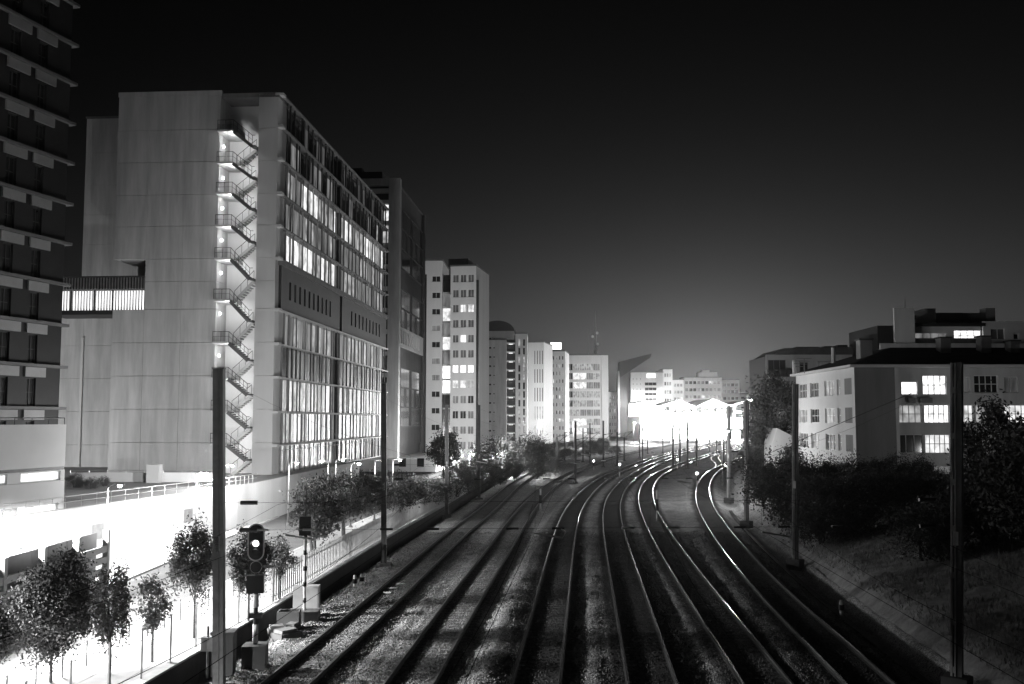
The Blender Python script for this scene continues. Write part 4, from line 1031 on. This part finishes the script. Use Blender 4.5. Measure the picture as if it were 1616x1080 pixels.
for (a, b, c, d) in ((-.5,.5,-.4,-.33),(-.5,.5,.33,.4),(-.5,-.43,-.33,.33),(.43,.5,-.33,.33)): pc('side', o, concrete_d, a, b, c, d, -.1, .75)
for i, (px, py) in enumerate([(611,936),(621,929),(632,922)]):
    q = gnd(px, py, 0); o = tag(pc('track_plate', None, white_p, q[0]-.22, q[0]+.22, q[1]-.14, q[1]+.14, .0, .05), ('nearest', 'middle', 'farthest')[i]+' of three pale plates between the leftmost rails', 'plate', 'pale track plates')
def marker(px, yb, yt, label, lit=False, wd=.09):
    q = gnd(px, yb, 0); h = zat(yt, q[1]); t = thing('marker_post', label, 'marker post', (q[0], q[1], -.1), 0, 'marker posts'); h += .1
    MB().tube([(0,0,0),(0,0,h)], wd, 8).build('post', white_p, t, True); MB().tube([(0,0,h*.35),(0,0,h*.72)], wd*1.6, 8).build('dark_sleeve', black_p, t)
    if lit: MB().tube([(0,-.2,h-.2),(0,-.05,h-.2)], [.16, .2], 10).build('lit_lens', emit('dwarf_glow', 9), t)
    return t
marker(560, 925, 908, 'left of two short white posts beside the leftmost track'); marker(571, 921, 906, 'right of two short white posts beside the leftmost track')
marker(853, 805, 772, 'banded post between the second and third tracks'); marker(1037, 822, 774, 'banded post between the fifth track and the sixth')
marker(1205, 818, 765, 'banded post among the bushes right of the rails'); marker(1352, 815, 760, 'banded post in front of the bushes below the blank wall'); marker(1328, 968, 948, 'short pale post at the foot of the bank')
for (px, yb, yt, lab) in ((978, 752, 731, 'low signal lamp glowing left of the third track bend'), (1100, 765, 745, 'low signal lamp glowing left of the rightmost track bend'), (1069, 740, 724, 'low signal lamp glowing below the station masts'), (937, 741, 726, 'faint low signal lamp near the middle masts')):
    marker(px, yb, yt, lab, True, .07)
q = gnd(327, 1066, 0); o = thing('switch_box', 'small box on a short post at the foot of the nearest left mast', 'box', (q[0], q[1], -.1)); MB().tube([(0,0,0),(0,0,1.0)], .05, 8).build('post', steel, o); pc('box', o, steel, -.22, .22, -.15, .15, 1.0, 1.5); MB().tube([(0,0,1.5),(0,0,1.9)], .04, 6).build('aerial', steel_d, o)
# concrete cable trough along the foot of the bank
ct = thing('cable_trough', 'line of concrete cable trough lids along the foot of the bank', 'cable trough'); n = 0; y = 24.
while y < 110:
    a = (float(toe_x(y))-1.3, y, -.42); b = (float(toe_x(y+1.0))-1.3, y+.97, -.42); MB().beam(a, b, .34, .12).build('lid', sleeper_oily, ct); y += 1.0

# ================================================================== trees and bushes
def leaf_mesh(n, crown, size, seed, clumps=26, m_=None, flat=.9):
    """leaf-sized faces in clumps spread through an ellipsoid crown: (cx,cy,cz,rx,ry,rz)"""
    rs = np.random.RandomState(seed); cx_, cy_, cz_, rx, ry, rz = crown
    d = rs.normal(size=(clumps, 3)); d /= np.linalg.norm(d, axis=1)[:, None]; r = rs.uniform(.35, .95, clumps)**.6
    cc = d*r[:, None]*[rx, ry, rz]; cr = rs.uniform(.2, .42, clumps)
    k = rs.randint(0, clumps, n); P = cc[k]+rs.normal(size=(n, 3))*cr[k][:, None]*np.array([rx, ry, rz])*.55
    P += [cx_, cy_, cz_]
    a = rs.normal(size=(n, 3)); a /= np.linalg.norm(a, axis=1)[:, None]; b = np.cross(a, rs.normal(size=(n, 3))); b /= np.linalg.norm(b, axis=1)[:, None]
    s = size*rs.uniform(.55, 1.35, n)[:, None]
    V = np.stack([P-a*s, P+b*s*.45, P+a*s, P-b*s*.45], 1).reshape(-1, 3); F = np.arange(4*n).reshape(-1, 4)
    me = bpy.data.meshes.new('crown'); me.from_pydata(V.tolist(), [], F.tolist()); me.materials.append(m_ or leafm); return me
def tree_meshes(h, trunk, rx, rz, n, size, seed, m_, r0=.09, clumps=26, multi=1):
    rs = random.Random(seed); cz_ = trunk+(h-trunk)*.5
    t_ = MB()
    for s in range(multi):
        ox = rs.uniform(-.25, .25)*(multi > 1); top = (rs.uniform(-.15, .15)+ox*2, rs.uniform(-.15, .15), trunk+(h-trunk)*.55)
        t_.tube([(ox*.3,0,-.1),(ox,rs.uniform(-.05,.05),trunk*.6),(ox*1.5,0,trunk),top], [r0*1.2, r0, r0*.8, r0*.25], 7)
    for k in range(9):
        a = rs.uniform(0, 6.28); z0 = trunk*rs.uniform(.85, 1.3); l = rs.uniform(.5, .85); z0 = min(z0, h*.7)
        t_.tube([(0,0,z0),(rx*l*.5*math.cos(a), rx*l*.5*math.sin(a), z0+(h-z0)*.3),(rx*l*math.cos(a), rx*l*math.sin(a), z0+(h-z0)*.62)], [r0*.5, r0*.35, r0*.1], 5)
    tm = t_.mesh('trunk', bark)
    return tm, leaf_mesh(n, (0, 0, cz_, rx, rx, (h-trunk)*.5*rz), size, seed, clumps, m_)
def put_tree(name, label, cat, loc, ms, rz=0, s=1, group=None, pn=('trunk', 'crown')):
    t = thing(name, label, cat, loc, rz, group); t.scale = (s, s, s)
    for nm, me in zip(pn, ms):
        o = bpy.data.objects.new(nm, me); C.objects.link(o); o.parent = t
    return t
# street trees on the pavement
for i, (px, yb, yt, wpx, n, m_, lab) in enumerate([
    (80, 1078, 878, 150, 11000, leafd, 'dense dark round-crowned street tree at lower left'),
    (172, 1082, 892, 80, 2600, leafm, 'open-crowned young street tree right of the dense dark tree'),
    (240, 1046, 908, 74, 1300, leafp, 'small sparse sapling with pale leaves on the bright pavement'),
    (306, 1008, 832, 98, 5200, leafm, 'leafy street tree just left of the nearest left mast'),
    (-14, 1090, 955, 90, 5000, leafd, 'dark tree cut off by the left picture edge'),
    (392, 985, 836, 80, 5200, leafm, 'leafy tree behind the tall railway signal'),
    (441, 950, 846, 70, 1500, leafp, 'small bare-looking sapling between the two signals')]):
    p = gnd(px, yb, STREET); h = zat(yt, p[1])-STREET; rx = wpx/2/FPX*p[1]*(.8 if i == 0 else .72)
    put_tree('street_tree', lab, 'tree', tuple(p), tree_meshes(h, h*(.24 if i == 0 else .36), rx, 1.05, int(n*2.2), .06, 40+i, m_, .05, 38), 0, 1, 'street trees')
# spreading trees behind the slat fence
for i, (px, d_, yt, yb, wpx, n, m_, lab) in enumerate([
    (545, 72., 742, 835, 120, 9000, leafm, 'spreading flat-topped tree behind the slat fence, nearest'),
    (610, 84., 745, 830, 110, 8000, leafd, 'spreading dark tree behind the slat fence, right of the second mast'),
    (665, 96., 752, 820, 90, 7000, leafd, 'dark bushy tree at the end of the slat fence'),
    (500, 64., 770, 860, 70, 4000, leafm, 'feathery small tree right of the striped signal post')]):
    p = atd(px, 700, d_); h = zat(yt, d_)-STREET; rx = wpx/2/FPX*d_*1.1
    put_tree('spreading_tree', lab, 'tree', (p[0], p[1], STREET), tree_meshes(h, h*.35, rx, .95, n, .1, 60+i, m_, .11, 40, 2), 0, 1, 'trees behind the fence')
p = atd(700, 700, 150.); put_tree('round_tree', 'dark round tree in front of the white high-rise', 'tree', (p[0], p[1], .8), tree_meshes(zat(684, 150.)-.8, 1.6, 2.3, 1.1, 6000, .2, 71, leafd, .14, 30))
# bushes: three shapes, copied
BUSH = [tree_meshes(3.0, .25, 1.7, 1.15, 10000, .065, 80+k, (leafd, leafd, leafm)[k], .06, 34, 3) for k in range(3)]
def bush(px, d_, yt, label, zb=None, sc_=None, k=None, group='bushes', cat='bush', name='bush'):
    p = atd(px, 700, d_); zb = float(bank_z(np.array(p[0]), np.array(p[1]))) if zb is None else zb
    s = (zat(yt, d_)-zb)/3.05; s = max(s, .3)
    return put_tree(name, label, cat, (p[0], p[1], zb-.1), BUSH[random.randrange(3) if k is None else k], random.uniform(0, 6.28), s, group, ('stem', 'foliage'))
bl = ['bush below the %s lamp of the row of five' % w_ for w_ in ('leftmost', 'second', 'third', 'fourth', 'last')]
for i, px in enumerate((722, 742, 764, 790, 812)): bush(px, 118+8*i, (735,735,730,735,728)[i], bl[i], .6)
for i, (px, d_, yt, lab) in enumerate([(835,190,688,'dark bush below the slim white block'),(858,205,700,'low dark bush below the slot-window block'),(815,175,706,'dark bush beside the mast left of the tracks'),
   (880,230,698,'low hedge bush below the small-window block'),(905,245,699,'low hedge bush left of the antenna building foot'),(930,255,694,'small dark bush before the antenna building'),
   (952,262,692,'pointed dark bush before the antenna building pillar'),(972,270,702,'last low bush of the hedge toward the station'),(778,160,692,'pale lit bush below the glazed strip'),(800,182,696,'bush right of the pale lit bush'),(848,162,728,'low dark shrub beside the leftmost rails far off'),(872,180,722,'next low dark shrub beside the leftmost rails')]):
    bush(px, d_, yt, lab, .2)
# dark growth on the right bank
p = atd(1218, 650, 122.); zt_ = zat(600, 122.)
put_tree('tall_tree', 'tall black tree left of the aged apartment house', 'tree', (p[0], p[1], 2.2), tree_meshes(zt_-2.2, 3.5, 3.0, 1.0, 9000, .2, 91, leafd, .2, 40))
p = atd(1562, 700, 58.); zb = float(bank_z(np.array(p[0]), np.array(p[1])))
put_tree('black_tree', 'black tree hiding the right end of the aged house', 'tree', (p[0], p[1], zb), tree_meshes(zat(652, 58.)-zb, 1.6, 2.1, 1.1, 9000, .12, 92, leafd, .14, 36))
p = atd(1625, 700, 50.); zb = float(bank_z(np.array(p[0]), np.array(p[1])))
put_tree('black_tree', 'black tree at the right picture edge', 'tree', (p[0], p[1], zb), tree_meshes(zat(668, 50.)-zb, 1.2, 2.4, 1.1, 9000, .12, 93, leafd, .14, 36))
rows = [(86., [(1236,712),(1268,722),(1300,735),(1336,722),(1372,728),(1408,716),(1444,722),(1480,738)], 'back'), (70., [(1290,760),(1326,752),(1362,748),(1400,744),(1440,748),(1478,752),(1520,742)], 'middle'), (56., [(1455,785),(1500,775),(1545,765),(1590,752),(1635,740)], 'front')]
word = ('leftmost','second','third','fourth','fifth','sixth','seventh','eighth')
for d_, lst, nm in rows:
    for i, (px, yt) in enumerate(lst): bush(px, d_, yt, '%s dark bush from the left in the %s row on the bank' % (word[i], nm), None, None, None, 'bushes on the bank')
for i, (px, d_, yt) in enumerate(((1196,140,705),(1182,165,702),(1205,112,735),(1228,100,742))): bush(px, d_, yt, ('bush at the foot of the third right mast','bush right of the station glare','bush behind the banded post','bush left of the second right mast')[i], None, None, None, 'bushes on the bank')
for i, (px, d_, yt) in enumerate(((120,84,745),(145,83,752),(165,86,756))): bush(px, d_, yt, ('left','middle','right')[i]+' plant in the terrace bed above the white wall', PZ-.1, None, 2, 'terrace plants')

# ================================================================== night air: faint haze that shows round the lamps
HAZE = 0.00008
if HAZE:
    hb = MB().box(-700, 700, -60, 900, -2.5, 62).build('haze', MATS.setdefault('haze', bpy.data.materials.new('haze')))
    m_ = MATS['haze']; m_.use_nodes = True; t_ = m_.node_tree; t_.nodes.clear()
    v_ = t_.nodes.new('ShaderNodeVolumePrincipled'); v_.inputs['Color'].default_value = (.9, .9, .9, 1); v_.inputs['Density'].default_value = HAZE; v_.inputs['Anisotropy'].default_value = .9
    o_ = t_.nodes.new('ShaderNodeOutputMaterial'); t_.links.new(v_.outputs[0], o_.inputs['Volume'])
    stuff(hb, 'faint night haze glowing around the lamps and the station', 'haze')
